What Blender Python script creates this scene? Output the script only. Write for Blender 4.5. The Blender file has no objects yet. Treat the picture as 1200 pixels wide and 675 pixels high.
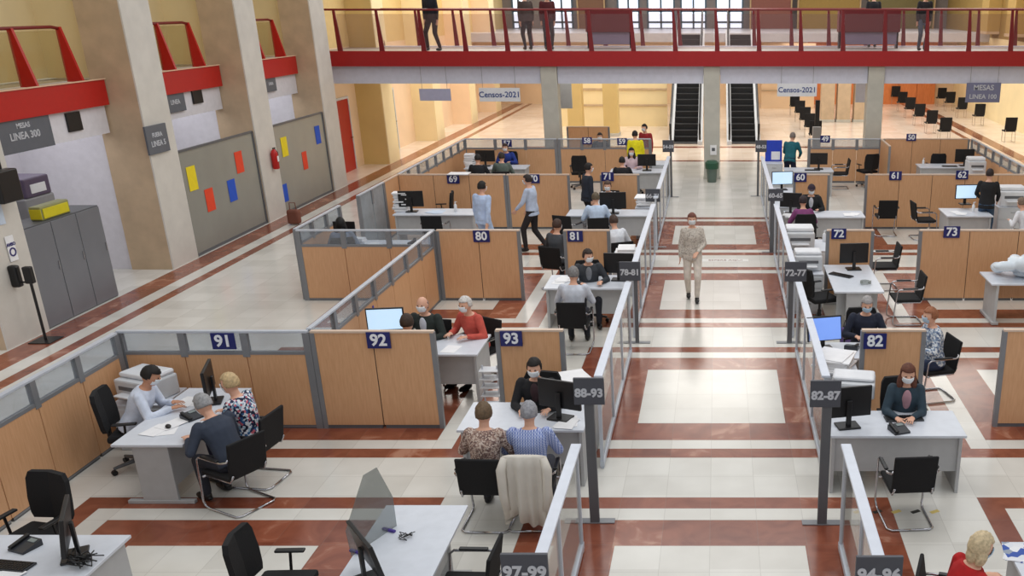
import bpy, bmesh, math, random
from mathutils import Vector, Matrix
random.seed(7)
scn = bpy.context.scene
C = scn.collection
PI = math.pi
R = math.radians
V = Vector

# ---------------------------------------------------------------- camera
CAMX, CAMH, FPX, PX0, PITCH = 0.08, 5.21, 1109.0, 841.0, 20.55
S_, C_ = math.sin(R(PITCH)), math.cos(R(PITCH))
YH = 5.0
KF = FPX / C_
cam = bpy.data.cameras.new('camera')
cam.sensor_width = 36.0
cam.lens = FPX / 1200 * 36.0
cam.shift_x = -(PX0 - 600) / 1200
cam.shift_y = (YH + FPX * S_ / C_ - 337.5) / 1200
cam.clip_end = 300
co = bpy.data.objects.new('camera', cam)
C.objects.link(co)
co.location = (CAMX, 0, CAMH)
co.rotation_euler = (R(90 - PITCH), 0, 0)
scn.camera = co

def at(px, py, h=0.0):
    """point at height h that the photograph shows at (px, py)"""
    z = KF * (CAMH - h) / (py - YH)
    return V(((px - PX0) * z / FPX + CAMX, (z - (CAMH - h) * S_) / C_, h))
def onX(px, py, X):
    """point on the vertical plane x = X"""
    z = (X - CAMX) * FPX / (px - PX0)
    H = (py - YH) * z / KF
    return V((X, (z - H * S_) / C_, CAMH - H))
def onY(px, py, D):
    H = (py - YH) * D * C_ / (KF - (py - YH) * S_)
    z = D * C_ + H * S_
    return V(((px - PX0) * z / FPX + CAMX, D, CAMH - H))

# ---------------------------------------------------------------- materials
MATS = {}
def lin(c):
    return tuple((x / 12.92 if x <= .04045 else ((x + .055) / 1.055) ** 2.4) for x in [v / 255 for v in c])
def mat(name, rgb, rough=.5, metal=0., noise=0., scale=8., bump=0., spec=.5, emit=None, estr=1.):
    if name in MATS: return MATS[name]
    m = bpy.data.materials.new(name); m.use_nodes = True
    nt = m.node_tree; b = nt.nodes['Principled BSDF']
    col = lin(rgb) + (1,)
    b.inputs['Base Color'].default_value = col
    b.inputs['Roughness'].default_value = rough
    b.inputs['Metallic'].default_value = metal
    b.inputs['Specular IOR Level'].default_value = spec
    tc = nt.nodes.new('ShaderNodeTexCoord')
    n = nt.nodes.new('ShaderNodeTexNoise'); n.inputs['Scale'].default_value = scale
    n.inputs['Detail'].default_value = 4
    nt.links.new(tc.outputs['Object'], n.inputs['Vector'])
    k = noise if noise else .04
    r = nt.nodes.new('ShaderNodeValToRGB')
    r.color_ramp.elements[0].position = .3; r.color_ramp.elements[1].position = .7
    r.color_ramp.elements[0].color = tuple(max(0, x * (1 - k)) for x in col[:3]) + (1,)
    r.color_ramp.elements[1].color = tuple(min(1, x * (1 + k)) for x in col[:3]) + (1,)
    nt.links.new(n.outputs['Fac'], r.inputs['Fac'])
    nt.links.new(r.outputs['Color'], b.inputs['Base Color'])
    if bump:
        bp = nt.nodes.new('ShaderNodeBump'); bp.inputs['Strength'].default_value = bump
        bp.inputs['Distance'].default_value = .01
        nt.links.new(n.outputs['Fac'], bp.inputs['Height']); nt.links.new(bp.outputs['Normal'], b.inputs['Normal'])
    if emit:
        b.inputs['Emission Color'].default_value = lin(emit) + (1,)
        b.inputs['Emission Strength'].default_value = estr
    MATS[name] = m
    return m
def wood(name, rgb, rgb2, sx=(9, 9, .8)):
    if name in MATS: return MATS[name]
    m = mat(name, rgb, .45)
    nt = m.node_tree; b = nt.nodes['Principled BSDF']
    n = [x for x in nt.nodes if x.type == 'TEX_NOISE'][0]
    tc = [x for x in nt.nodes if x.type == 'TEX_COORD'][0]
    mp = nt.nodes.new('ShaderNodeMapping'); mp.inputs['Scale'].default_value = sx
    nt.links.new(tc.outputs['Object'], mp.inputs['Vector']); nt.links.new(mp.outputs['Vector'], n.inputs['Vector'])
    n.inputs['Scale'].default_value = 5
    r = [x for x in nt.nodes if x.type == 'VALTORGB'][0]
    r.color_ramp.elements[0].color = lin(rgb2) + (1,); r.color_ramp.elements[1].color = lin(rgb) + (1,)
    return m
def pattern(name, cols, scale=28., kind='vor'):
    """printed fabric: patches of several colours"""
    if name in MATS: return MATS[name]
    m = bpy.data.materials.new(name); m.use_nodes = True
    nt = m.node_tree; b = nt.nodes['Principled BSDF']; b.inputs['Roughness'].default_value = .8
    tc = nt.nodes.new('ShaderNodeTexCoord')
    r = nt.nodes.new('ShaderNodeValToRGB'); r.color_ramp.interpolation = 'CONSTANT'
    els = r.color_ramp.elements
    while len(els) < len(cols): els.new(.5)
    for i, c in enumerate(cols):
        els[i].position = i / len(cols); els[i].color = lin(c) + (1,)
    if kind == 'vor':
        v = nt.nodes.new('ShaderNodeTexVoronoi'); v.inputs['Scale'].default_value = scale
        nt.links.new(tc.outputs['Object'], v.inputs['Vector'])
        s = nt.nodes.new('ShaderNodeSeparateColor'); nt.links.new(v.outputs['Color'], s.inputs[0])
        nt.links.new(s.outputs[0], r.inputs['Fac'])
    else:
        w = nt.nodes.new('ShaderNodeTexWave'); w.inputs['Scale'].default_value = scale; w.inputs['Distortion'].default_value = .6
        w.bands_direction = 'X'
        w2 = nt.nodes.new('ShaderNodeTexWave'); w2.inputs['Scale'].default_value = scale; w2.bands_direction = 'Z'
        nt.links.new(tc.outputs['Object'], w.inputs['Vector']); nt.links.new(tc.outputs['Object'], w2.inputs['Vector'])
        mx = nt.nodes.new('ShaderNodeMath'); mx.operation = 'MULTIPLY_ADD'; mx.inputs[1].default_value = .7
        m3 = nt.nodes.new('ShaderNodeMath'); m3.operation = 'MULTIPLY'; m3.inputs[1].default_value = .3
        nt.links.new(w2.outputs['Fac'], m3.inputs[0])
        nt.links.new(w.outputs['Fac'], mx.inputs[0]); nt.links.new(m3.outputs[0], mx.inputs[2])
        nt.links.new(mx.outputs[0], r.inputs['Fac'])
    nt.links.new(r.outputs['Color'], b.inputs['Base Color'])
    MATS[name] = m
    return m
def glass(name, tint=(235, 240, 240), body=.12, bodycol=(200, 205, 205)):
    if name in MATS: return MATS[name]
    m = bpy.data.materials.new(name); m.use_nodes = True
    nt = m.node_tree; nt.nodes.remove(nt.nodes['Principled BSDF'])
    out = nt.nodes['Material Output']
    t = nt.nodes.new('ShaderNodeBsdfTransparent'); t.inputs[0].default_value = lin(tint) + (1,)
    g = nt.nodes.new('ShaderNodeBsdfGlossy'); g.inputs['Roughness'].default_value = .05
    d = nt.nodes.new('ShaderNodeBsdfDiffuse'); d.inputs[0].default_value = lin(bodycol) + (1,)
    fr0 = nt.nodes.new('ShaderNodeFresnel'); fr0.inputs[0].default_value = 1.35
    ge = nt.nodes.new('ShaderNodeNewGeometry'); inv = nt.nodes.new('ShaderNodeMath'); inv.operation = 'SUBTRACT'; inv.inputs[0].default_value = 1
    nt.links.new(ge.outputs['Backfacing'], inv.inputs[1])
    fr = nt.nodes.new('ShaderNodeMath'); fr.operation = 'MULTIPLY'
    nt.links.new(fr0.outputs[0], fr.inputs[0]); nt.links.new(inv.outputs[0], fr.inputs[1])
    m1 = nt.nodes.new('ShaderNodeMixShader'); m1.inputs[0].default_value = body
    m2 = nt.nodes.new('ShaderNodeMixShader')
    nt.links.new(t.outputs[0], m1.inputs[1]); nt.links.new(d.outputs[0], m1.inputs[2])
    nt.links.new(fr.outputs[0], m2.inputs[0]); nt.links.new(m1.outputs[0], m2.inputs[1]); nt.links.new(g.outputs[0], m2.inputs[2])
    nt.links.new(m2.outputs[0], out.inputs[0])
    MATS[name] = m
    return m

WOOD = wood('beech laminate', (218, 170, 128), (206, 156, 113))
WOODF = wood('orange wood cladding', (226, 140, 82), (206, 118, 64))
GREYM = mat('grey painted metal', (132, 134, 138), .4, .2)
DGREYM = mat('dark grey painted metal', (98, 100, 104), .45, .2)
LGREYM = mat('light grey metal', (196, 202, 212), .35, .1)
RAILW = mat('pale aluminium cap', (214, 220, 232), .35)
CHROME = mat('chrome', (190, 190, 195), .2, 1.)
BLACKP = mat('black plastic', (20, 20, 22), .4)
BLACKF = mat('black upholstery', (17, 17, 20), .85, bump=.2, scale=60)
WHITEP = mat('white plastic', (226, 228, 232), .4)
OFFW = mat('off white enamel', (205, 208, 212), .4)
DESKW = mat('pale grey desktop laminate', (212, 217, 226), .35)
DESKG = mat('grey desk panel', (182, 183, 184), .5)
PAPER = mat('paper', (240, 240, 242), .8)
PAPERB = mat('bluish paper', (205, 218, 235), .8)
NAVY = mat('navy sign plate', (28, 34, 104), .4)
SIGNG = mat('dark grey sign plate', (74, 76, 84), .5)
LETW = mat('white lettering', (238, 240, 245), .6)
LETG = mat('pale grey lettering', (196, 198, 204), .6)
LETB = mat('blue lettering', (30, 60, 130), .6)
RED = mat('red painted steel', (186, 22, 14), .42)
REDD = mat('deep red painted steel', (160, 16, 20), .42)
SKIN = mat('light skin', (222, 172, 146), .6)
SKIN2 = mat('tanned skin', (196, 142, 112), .6)
MASK = mat('white face mask fabric', (232, 238, 242), .8)
MASKB = mat('blue face mask fabric', (176, 204, 224), .8)
STONE = mat('beige stone cladding', (196, 172, 142), .5, noise=.1, scale=3)
STONEW = mat('pale stone cladding', (212, 208, 200), .5, noise=.06, scale=3)
STONEG = mat('grey stone', (190, 188, 178), .5, noise=.08, scale=3)
CREAM = mat('cream wall paint', (240, 222, 176), .6, noise=.05, scale=1)
CREAMP = mat('pinkish cream wall paint', (238, 210, 176), .6, noise=.05, scale=1)
YELLOWW = mat('ochre wall paint', (214, 186, 122), .6, noise=.06, scale=1)
WHITEW = mat('white wall paint', (222, 220, 226), .6)
LILAC = mat('cool white beam paint', (206, 208, 222), .6)
GLASS = glass('clear screen glass', (238, 238, 236), .10, (214, 205, 200))
GLASSB = glass('pale cubicle glass', (232, 236, 240), .16, (205, 210, 216))
GLASSG = glass('acrylic shield', (215, 218, 218), .22, (165, 168, 168))
FROST = mat('grey frosted glass', (146, 146, 138), .3, noise=.04, scale=2)
DARK = mat('dark recess', (30, 28, 28), .7)

# ---------------------------------------------------------------- object helpers
def tagp(o, label=None, cat=None, group=None, kind=None):
    if label: o['label'] = label
    if cat: o['category'] = cat
    if group: o['group'] = group
    if kind: o['kind'] = kind
    return o
def thing(name, label, cat, loc=(0, 0, 0), rz=0., group=None):
    o = bpy.data.objects.new(name, None); o.empty_display_size = .1
    C.objects.link(o); o.location = loc; o.rotation_euler = (0, 0, rz)
    return tagp(o, label, cat, group)
def obj(name, bm, m, parent=None, smooth=False, loc=None, rz=0.):
    me = bpy.data.meshes.new(name)
    bmesh.ops.recalc_face_normals(bm, faces=bm.faces)
    bm.to_mesh(me); bm.free()
    me.materials.append(m)
    if smooth:
        for p in me.polygons: p.use_smooth = True
    o = bpy.data.objects.new(name, me); C.objects.link(o)
    if parent: o.parent = parent
    if loc is not None: o.location = loc
    if rz: o.rotation_euler = (0, 0, rz)
    return o
def dup(root, loc, rz, label=None, group=None):
    r = root.copy(); C.objects.link(r); r.location = loc; r.rotation_euler = (0, 0, rz)
    if label: r['label'] = label
    if group: r['group'] = group
    def rec(a, b):
        for ch in list(a.children):
            c = ch.copy(); C.objects.link(c); c.parent = b
            rec(ch, c)
    rec(root, r)
    return r
def B(): return bmesh.new()
def box(bm, c, s, rot=None, bev=0.):
    m = Matrix.Translation(c)
    if rot is not None: m = m @ (rot if isinstance(rot, Matrix) else Matrix.Rotation(rot, 4, 'Z'))
    m = m @ Matrix.Diagonal((s[0], s[1], s[2], 1))
    g = bmesh.ops.create_cube(bm, size=1, matrix=m)
    if bev:
        vs = set(g['verts']); es = [e for e in bm.edges if e.verts[0] in vs and e.verts[1] in vs]
        bmesh.ops.bevel(bm, geom=es, offset=bev, segments=2, affect='EDGES', profile=.5)
    return bm
def bx(bm, x0, x1, y0, y1, z0, z1, bev=0.):
    return box(bm, ((x0+x1)/2, (y0+y1)/2, (z0+z1)/2), (abs(x1-x0), abs(y1-y0), abs(z1-z0)), None, bev)
def tube(bm, pts, r, seg=8, caps=True):
    pts = [V(p) for p in pts]; n = len(pts)
    rs = r if isinstance(r, (list, tuple)) else [r] * n
    rings = []; side = None
    for i, p in enumerate(pts):
        d = (pts[min(i+1, n-1)] - pts[max(i-1, 0)])
        if d.length < 1e-9: d = V((0, 0, 1))
        d.normalize()
        if side is None:
            side = d.cross(V((0, 0, 1)) if abs(d.z) < .9 else V((1, 0, 0))).normalized()
        else:
            side = (side - d * side.dot(d)).normalized()
        up = d.cross(side)
        rings.append([bm.verts.new(p + rs[i] * (math.cos(2*PI*k/seg) * side + math.sin(2*PI*k/seg) * up)) for k in range(seg)])
    for a, b in zip(rings, rings[1:]):
        for k in range(seg): bm.faces.new((a[k], a[(k+1) % seg], b[(k+1) % seg], b[k]))
    if caps: bm.faces.new(rings[0][::-1]); bm.faces.new(rings[-1])
    return bm
def ell(bm, c, r, rot=None, u=12, v=8):
    if not hasattr(r, '__len__'): r = (r, r, r)
    m = Matrix.Translation(c)
    if rot is not None: m = m @ rot.to_4x4()
    m = m @ Matrix.Diagonal((r[0], r[1], r[2], 1))
    bmesh.ops.create_uvsphere(bm, u_segments=u, v_segments=v, radius=1, matrix=m)
    return bm
def cyl(bm, c, r, h, seg=16, r2=None):
    c = V(c); return tube(bm, [c, c + V((0, 0, h))], [r, r if r2 is None else r2], seg)
def rring(bm, rings):
    rr = [[bm.verts.new(p) for p in ring] for ring in rings]
    n = len(rr[0])
    for a, b in zip(rr, rr[1:]):
        for k in range(n): bm.faces.new((a[k], a[(k+1) % n], b[(k+1) % n], b[k]))
    bm.faces.new(rr[0][::-1]); bm.faces.new(rr[-1])
def prism(bm, poly, z0, z1):
    rring(bm, [[V((x, y, z0)) for x, y in poly], [V((x, y, z1)) for x, y in poly]])
    return bm
DG = None
def baked(bm, voxel, smooth=3):
    """one continuous skin out of overlapping closed shapes"""
    me = bpy.data.meshes.new('tmp'); bm.to_mesh(me); bm.free()
    o = bpy.data.objects.new('tmp', me); C.objects.link(o)
    m = o.modifiers.new('r', 'REMESH'); m.mode = 'VOXEL'; m.voxel_size = voxel; m.use_smooth_shade = True
    s = o.modifiers.new('s', 'SMOOTH'); s.iterations = smooth; s.factor = .5
    dg = bpy.context.evaluated_depsgraph_get()
    out = bpy.data.meshes.new_from_object(o.evaluated_get(dg))
    bpy.data.objects.remove(o); bpy.data.meshes.remove(me)
    for p in out.polygons: p.use_smooth = True
    return out
def mobj(name, me, m, parent):
    me.name = name; me.materials.clear(); me.materials.append(m)
    o = bpy.data.objects.new(name, me); C.objects.link(o); o.parent = parent
    return o
TXT = {}
def text_mesh(s, size, m, bold=.0):
    k = (s, size, m.name)
    if k in TXT: return TXT[k]
    cu = bpy.data.curves.new('t', 'FONT'); cu.body = s; cu.size = size; cu.extrude = .003; cu.offset = bold
    cu.align_x = 'CENTER'; cu.align_y = 'CENTER'; cu.resolution_u = 3
    o = bpy.data.objects.new('t', cu); C.objects.link(o)
    dg = bpy.context.evaluated_depsgraph_get()
    me = bpy.data.meshes.new_from_object(o.evaluated_get(dg))
    bpy.data.objects.remove(o)
    me.materials.clear(); me.materials.append(m)
    TXT[k] = me
    return me
def lettering(s, size, m, parent, loc, rot=(PI/2, 0, 0), bold=.0, name='lettering'):
    o = bpy.data.objects.new(name, text_mesh(s, size, m, bold)); C.objects.link(o)
    o.parent = parent; o.location = loc; o.rotation_euler = rot
    return o
# ---------------------------------------------------------------- floor
def floor_material():
    m = bpy.data.materials.new('polished marble floor'); m.use_nodes = True
    nt = m.node_tree; b = nt.nodes['Principled BSDF']; L = nt.links.new
    tc = nt.nodes.new('ShaderNodeTexCoord'); sp = nt.nodes.new('ShaderNodeSeparateXYZ')
    L(tc.outputs['Object'], sp.inputs[0])
    X, Y = sp.outputs[0], sp.outputs[1]
    def M(op, a, b_=None, c_=None):
        n = nt.nodes.new('ShaderNodeMath'); n.operation = op
        for i, q in enumerate((a, b_, c_)):
            if q is None: continue
            if isinstance(q, (int, float)): n.inputs[i].default_value = q
            else: L(q, n.inputs[i])
        return n.outputs[0]
    def band(v, lo, hi): return M('MULTIPLY', M('GREATER_THAN', v, lo), M('LESS_THAN', v, hi))
    def OR(a, b_): return M('MAXIMUM', a, b_)
    ax = M('ABSOLUTE', X)
    u = M('ABSOLUTE', M('SUBTRACT', M('WRAP', M('ADD', X, 2.5), 5., 0.), 2.5))
    v = M('ABSOLUTE', M('SUBTRACT', M('WRAP', M('SUBTRACT', Y, 9.95), 5., 0.), 2.5))
    r = M('MAXIMUM', u, v)
    ring = OR(band(r, .98, 1.5), band(r, 1.75, 2.0))
    # the aisle has its narrow stripes running straight across
    inside = M('MULTIPLY', M('LESS_THAN', ax, 7.45), M('LESS_THAN', Y, 24.7))
    ring = M('MULTIPLY', ring, inside)
    st = OR(band(ax, 10.28, 10.5), band(ax, 10.8, 11.3))
    cross = M('MULTIPLY', OR(band(Y, 33.8, 34.1), band(Y, 37.2, 37.6)), M('LESS_THAN', ax, 7.4))
    mask = OR(OR(ring, st), cross)
    # joints of the half metre tiles
    jx = M('PINGPONG', X, .25); jy = M('PINGPONG', M('SUBTRACT', Y, 9.95), .25)
    jm = OR(M('LESS_THAN', M('ABSOLUTE', jx), .004), M('LESS_THAN', M('ABSOLUTE', jy), .004))
    n1 = nt.nodes.new('ShaderNodeTexNoise'); n1.inputs['Scale'].default_value = 1.6; n1.inputs['Detail'].default_value = 6
    L(tc.outputs['Object'], n1.inputs['Vector'])
    n2 = nt.nodes.new('ShaderNodeTexNoise'); n2.inputs['Scale'].default_value = 2.2; n2.inputs['Detail'].default_value = 8; n2.inputs['Distortion'].default_value = 1.5
    L(tc.outputs['Object'], n2.inputs['Vector'])
    # each tile has a shade of its own
    snap = nt.nodes.new('ShaderNodeVectorMath'); snap.operation = 'SNAP'; snap.inputs[1].default_value = (.5, .5, .5)
    L(tc.outputs['Object'], snap.inputs[0])
    wn = nt.nodes.new('ShaderNodeTexWhiteNoise'); L(snap.outputs[0], wn.inputs['Vector'])
    f = M('ADD', M('MULTIPLY', n1.outputs['Fac'], .7), M('MULTIPLY', wn.outputs['Value'], .3))
    def ramp(fac, els):
        rr = nt.nodes.new('ShaderNodeValToRGB'); e = rr.color_ramp.elements
        while len(e) < len(els): e.new(.5)
        for i, (p, c) in enumerate(els): e[i].position = p; e[i].color = lin(c) + (1,)
        L(fac, rr.inputs[0]); return rr.outputs[0]
    white = ramp(f, [(.25, (206, 203, 195)), (.75, (228, 226, 219))])
    brown = ramp(M('ADD', M('MULTIPLY', n2.outputs['Fac'], .75), M('MULTIPLY', wn.outputs['Value'], .25)),
                 [(.3, (118, 62, 45)), (.62, (148, 86, 64)), (.74, (180, 130, 108))])
    def mix(fac, a, b_):
        x = nt.nodes.new('ShaderNodeMix'); x.data_type = 'RGBA'
        if isinstance(fac, float): x.inputs[0].default_value = fac
        else: L(fac, x.inputs[0])
        for i, q in ((6, a), (7, b_)):
            if isinstance(q, tuple): x.inputs[i].default_value = q
            else: L(q, x.inputs[i])
        return x.outputs[2]
    far = M('MULTIPLY', M('SUBTRACT', 1., inside), OR(M('GREATER_THAN', Y, 34.), M('MULTIPLY', M('GREATER_THAN', Y, 30.), M('GREATER_THAN', ax, 7.4))))
    pink = ramp(f, [(.25, (224, 204, 184)), (.75, (238, 222, 206))])
    base = mix(far, white, pink)
    col = mix(mask, base, brown)
    col = mix(M('MULTIPLY', jm, .22), col, lin((120, 112, 100)) + (1,))
    L(col, b.inputs['Base Color'])
    b.inputs['Roughness'].default_value = .2
    b.inputs['Specular IOR Level'].default_value = .5
    return m
bm = B(); bx(bm, -17, 17, -6, 62, -.2, 0)
tagp(obj('floor', bm, floor_material()), kind='structure')

# ---------------------------------------------------------------- walls
COLD = [9.4, 14.3, 19.25, 23.8, 28.2]
XL = -11.32                                   # the plane of the left pillars
def struct(name, bm, m): return tagp(obj(name, bm, m), kind='structure')
bm = B()
bx(bm, -14.2, -14.0, -6, 30.5, 0, 3.3)        # back of the recessed bays
for d in COLD[1:]: bx(bm, -14.0, -12.22, d + .05, d + .2, 0, 3.3)
struct('wall_left', bm, WHITEW)
bm = B()
bx(bm, -13.4, -13.2, -6, 30.5, 3.84, 9)
for d in COLD: bx(bm, -13.2, -12.22, d + .3, d + .5, 3.84, 9)
struct('wall_left_upper', bm, CREAM)
bm = B()
bx(bm, -14.0, -11.98, -6, 30.4, 3.36, 3.8)
struct('ceiling_left', bm, WHITEW)
bm = B()
bx(bm, -12.6, -12.2, 30.5, 58, 0, 3.9)
struct('wall_left_far', bm, CREAMP)
bm = B()
bx(bm, -12.6, -12.2, 30.5, 58, 3.9, 9)
struct('wall_left_far_upper', bm, mat('deep cream wall paint', (224, 196, 136), .6))
bm = B()
bx(bm, 13.2, 13.6, 10, 58, 0, 3.7)
struct('wall_right', bm, CREAM)
bm = B()
bx(bm, 13.2, 13.6, 10, 58, 3.7, 9)
struct('wall_right_upper', bm, mat('olive wall paint', (150, 122, 66), .6))
bm = B(); bx(bm, -12.6, 13.6, 57.6, 58, 3.9, 9)
struct('wall_back', bm, mat('dusky back wall paint', (120, 110, 104), .7))
bm = B(); bx(bm, -12.6, 13.6, 54.6, 54.9, 0, 3.5)
struct('wall_back_lower', bm, CREAMP)
bm = B(); bx(bm, -12.2, 13.2, 48.2, 57.6, 3.5, 3.9)
struct('floor_upper', bm, mat('pale terrazzo', (205, 205, 210), .3))

# pillars along the left side
CL = ['beige and white stone pillar nearest the camera at the left edge, with the notices on it',
      'beige and white stone pillar beside the grey metal doors, carrying a grey hanging sign',
      'beige and white stone pillar between the two glass screens, with a fire extinguisher on it',
      'beige stone pillar at the left end of the red footbridge']
def column(x0, x1, y0, y1, h, label, mf, ms, name='pillar', cat='pillar', group=None):
    t = thing(name, label, cat, ((x0+x1)/2, (y0+y1)/2, 0), group=group)
    w, d = x1-x0, y1-y0
    bm = B(); bx(bm, -w/2, w/2 - .03, -d/2, d/2, 0, h); obj('shaft', bm, mf, t)
    bm = B(); bx(bm, w/2 - .03, w/2, -d/2, d/2, 0, h); o = obj('side_cladding', bm, ms, t)
    return t
for d, lb in zip(COLD[1:], CL): column(-12.2, XL, d, d + 1.0, 9, lb, STONE, STONEW)
yc = ['first', 'second', 'third', 'fourth', 'fifth']
for i, d in enumerate([33.2, 39.2, 45.0, 50.2]):
    column(-12.2, -11.3, d, d + 1.1, 9, 'ochre pillar on the left wall beyond the footbridge, %s one after the red door' % yc[i], YELLOWW if i == 0 else CREAM if i == 1 else CREAMP, CREAM)
# slim pillars under the footbridge
for x, lb in ((-5.1, 'pale square pillar under the bridge, left one, nearest the cubicles'),
              (-.1, 'pale square pillar between the two escalators'),
              (4.95, 'pale square pillar under the bridge, right one, near the wooden cladding')):
    t = thing('pillar', lb, 'pillar', (x, 30.45, 0))
    bm = B(); box(bm, (0, 0, 1.72), (.5, .5, 3.44), None, .02); obj('shaft', bm, STONEG, t)
    bm = B(); box(bm, (0, 0, .05), (.54, .54, .1), None, .01); obj('base', bm, STONEG, t)
for x, lb in ((5.25, 'far beige pillar, leftmost of the three left of the right pale pillar'), (6.0, 'far beige pillar, middle one of the three left of the right pale pillar'), (6.8, 'far beige pillar, rightmost of the three left of the right pale pillar'),
              (-5.9, 'far ochre pillar left of the cream counter wall'), (-4.4, 'far ochre pillar in front of the cream counter wall')):
    t = thing('pillar', lb, 'pillar', (x, 41 if x < 0 else 46, 0))
    bm = B(); box(bm, (0, 0, 1.7), (.62, .62, 3.4), None, .02); obj('shaft', bm, YELLOWW if x < 0 else STONE, t)
    bm = B(); box(bm, (0, 0, .06), (.68, .68, .12), None, .01); obj('base', bm, STONEG, t)

# cream wall behind the middle left, wood cladding on the right
t = thing('partition_wall', 'cream wall with ledges left of the escalators', 'wall', (-4.6, 44.2, 0))
bm = B(); bx(bm, -2.6, 2.4, -.1, .1, 0, 3.3); obj('panel', bm, CREAM, t)
for z in (.9, 1.6):
    bm = B(); bx(bm, -2.6, 2.4, -.16, -.1, z, z + .08); obj('ledge', bm, STONE, t)
t = thing('wood_cladding', 'orange wood cladding on the far right wall', 'wall', (9.6, 54.4, 0))
for k in range(7):
    bm = B(); bx(bm, -4.6 + k*1.02, -4.6 + k*1.02 + 1.0, -.1, .05, 0, 3.3); obj('board', bm, WOODF, t)
t = thing('partition_wall', 'cream wall right of the escalators', 'wall', (3.6, 52, 0))
bm = B(); bx(bm, -1.2, 1.6, -.1, .1, 0, 3.3); obj('panel', bm, CREAMP, t)
bm = B(); bx(bm, -1.2, 1.6, -.16, -.1, .9, .98); obj('ledge', bm, STONE, t)

# ---------------------------------------------------------------- left balconies
def balcony(y0, y1, label):
    t = thing('balcony', label, 'balcony', (-11.9, y0, 3.36))
    L_ = y1 - y0
    bm = B(); bx(bm, -.12, 0, 0, L_, 0, .48); obj('fascia', bm, RED, t)
    bm = B(); bx(bm, -.02, .03, 0, L_, .48, .5); obj('trim', bm, mat('pale edging', (226, 190, 160), .5), t)
    ys = [L_ - .62 - k * 1.28 for k in range(int(L_ / 1.28) + 1) if L_ - .62 - k*1.28 > .05]
    top = 1.46
    for y in ys:
        bm = B()
        rring(bm, [[V((x, y - .03, z)) for x, z in ((0, .48), (-.3, .48), (-.3, top), (-.22, top))],
                   [V((x, y + .03, z)) for x, z in ((0, .48), (-.3, .48), (-.3, top), (-.22, top))]])
        obj('fin_post', bm, RED, t)
    bm = B(); tube(bm, [(-.26, .02, top), (-.26, ys[0] - .2, top), (-.26, ys[0], top - .03)], .03); obj('handrail', bm, mat('dark red handrail', (120, 16, 14), .4), t)
    bm = B(); bx(bm, -.27, -.26, .05, ys[0] - .05, .5, top - .06); obj('glass_panel', bm, glass('balcony glass', (240, 236, 220), .08, (220, 205, 160)), t)
    return t
balcony(14.0 - 3.6, 14.25, 'red balcony at the left edge nearest the camera')
balcony(15.3, 19.22, 'red balcony above the white lintel with the black square, left of the first full pillar')
balcony(20.27, 23.77, 'red balcony above the first glass screen with coloured papers')
balcony(24.82, 28.17, 'small red balcony above the second glass screen')

# lintels with signs, under the balconies
def lintel(y0, y1, label):
    t = thing('shop_lintel', label, 'lintel', (-12.0, y0, 0))
    bm = B(); bx(bm, -.2, 0, 0, y1 - y0, 2.82, 3.36); obj('lintel_board', bm, WHITEW, t)
    return t
lintel(10.4, 14.28, 'white lintel at the far left edge below the red balcony')
lintel(15.3, 19.2, 'white lintel with a grey sign board and a black square beside it, above the grey doors')
lintel(20.27, 23.78, 'white lintel above the first glass screen')
lintel(24.82, 28.18, 'white lintel above the second glass screen')
def board(px0, py0, px1, py1, X, label, m, lines, name='sign_board', cat='sign', th=.04, lm=LETG, ls=.17):
    a = onX(px0, py0, X); b = onX(px1, py1, X)
    yc_, zc = (a.y + b.y) / 2, (a.z + b.z) / 2
    w, h = abs(b.y - a.y), abs(a.z - b.z)
    t = thing(name, label, cat, (X, yc_, zc))
    bm = B(); box(bm, (0, 0, 0), (th, w, h), None, .004); obj('plate', bm, m, t)
    for i, (s, sz) in enumerate(lines):
        lettering(s, sz, lm, t, (th/2 + .003, 0, ((len(lines)-1)/2 - i) * ls), (PI/2, 0, PI/2), .003)
    return t
board(-14, 134, 64, 170, -11.96, 'long grey sign board on the white lintel above the grey doors', mat('slate sign', (96, 100, 108), .5), [('MESAS', .12), ('LINEA 300', .17)])
board(76, 133, 97, 152, -11.98, 'black square display on the white lintel above the grey doors', BLACKP, [], 'information_screen', 'screen')
board(190, 110, 218, 129, -11.96, 'grey sign board on the lintel behind the first glass screen', mat('slate sign', (96, 100, 108), .5), [('LINEA', .14)])
board(224, 106, 238, 120, -11.98, 'black square display on the lintel over the first glass screen', BLACKP, [], 'information_screen', 'screen')
board(309, 90, 324, 106, -11.96, 'small grey sign board on the lintel over the second glass screen', mat('slate sign', (96, 100, 108), .5), [('LINEA', .1)])
# the sign fixed on the pillar beside the doors
t = board(168, 149, 199, 176, XL + .03, 'grey sign reading LINEA 5 on the pillar beside the grey doors', mat('slate sign', (96, 100, 108), .5), [('FUERA', .12), ('LINEA 5', .15)])
# notices on the nearest pillar
board(5, 278, 22, 304, XL + .015, 'white notice with a blue round symbol on the nearest left pillar', PAPER, [('AVISO', .07), ('O', .2)], 'notice', 'notice', .01, mat('violet ink', (50, 44, 110), .6), .13)
board(-6, 240, 7, 262, XL + .015, 'pale notice at the very left edge on the nearest pillar', PAPERB, [], 'notice', 'notice', .01)
# black box hanging at the left edge
t = thing('wall_display', 'black box display hanging at the left edge on the nearest pillar', 'screen', onX(6, 218, XL + .2))
bm = B(); box(bm, (0, 0, 0), (.18, .46, .5), None, .02); obj('housing', bm, BLACKP, t)
bm = B(); tube(bm, [(0, 0, .26), (0, 0, .6), (-.18, 0, .6)], .02); obj('bracket', bm, BLACKP, t)

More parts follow.
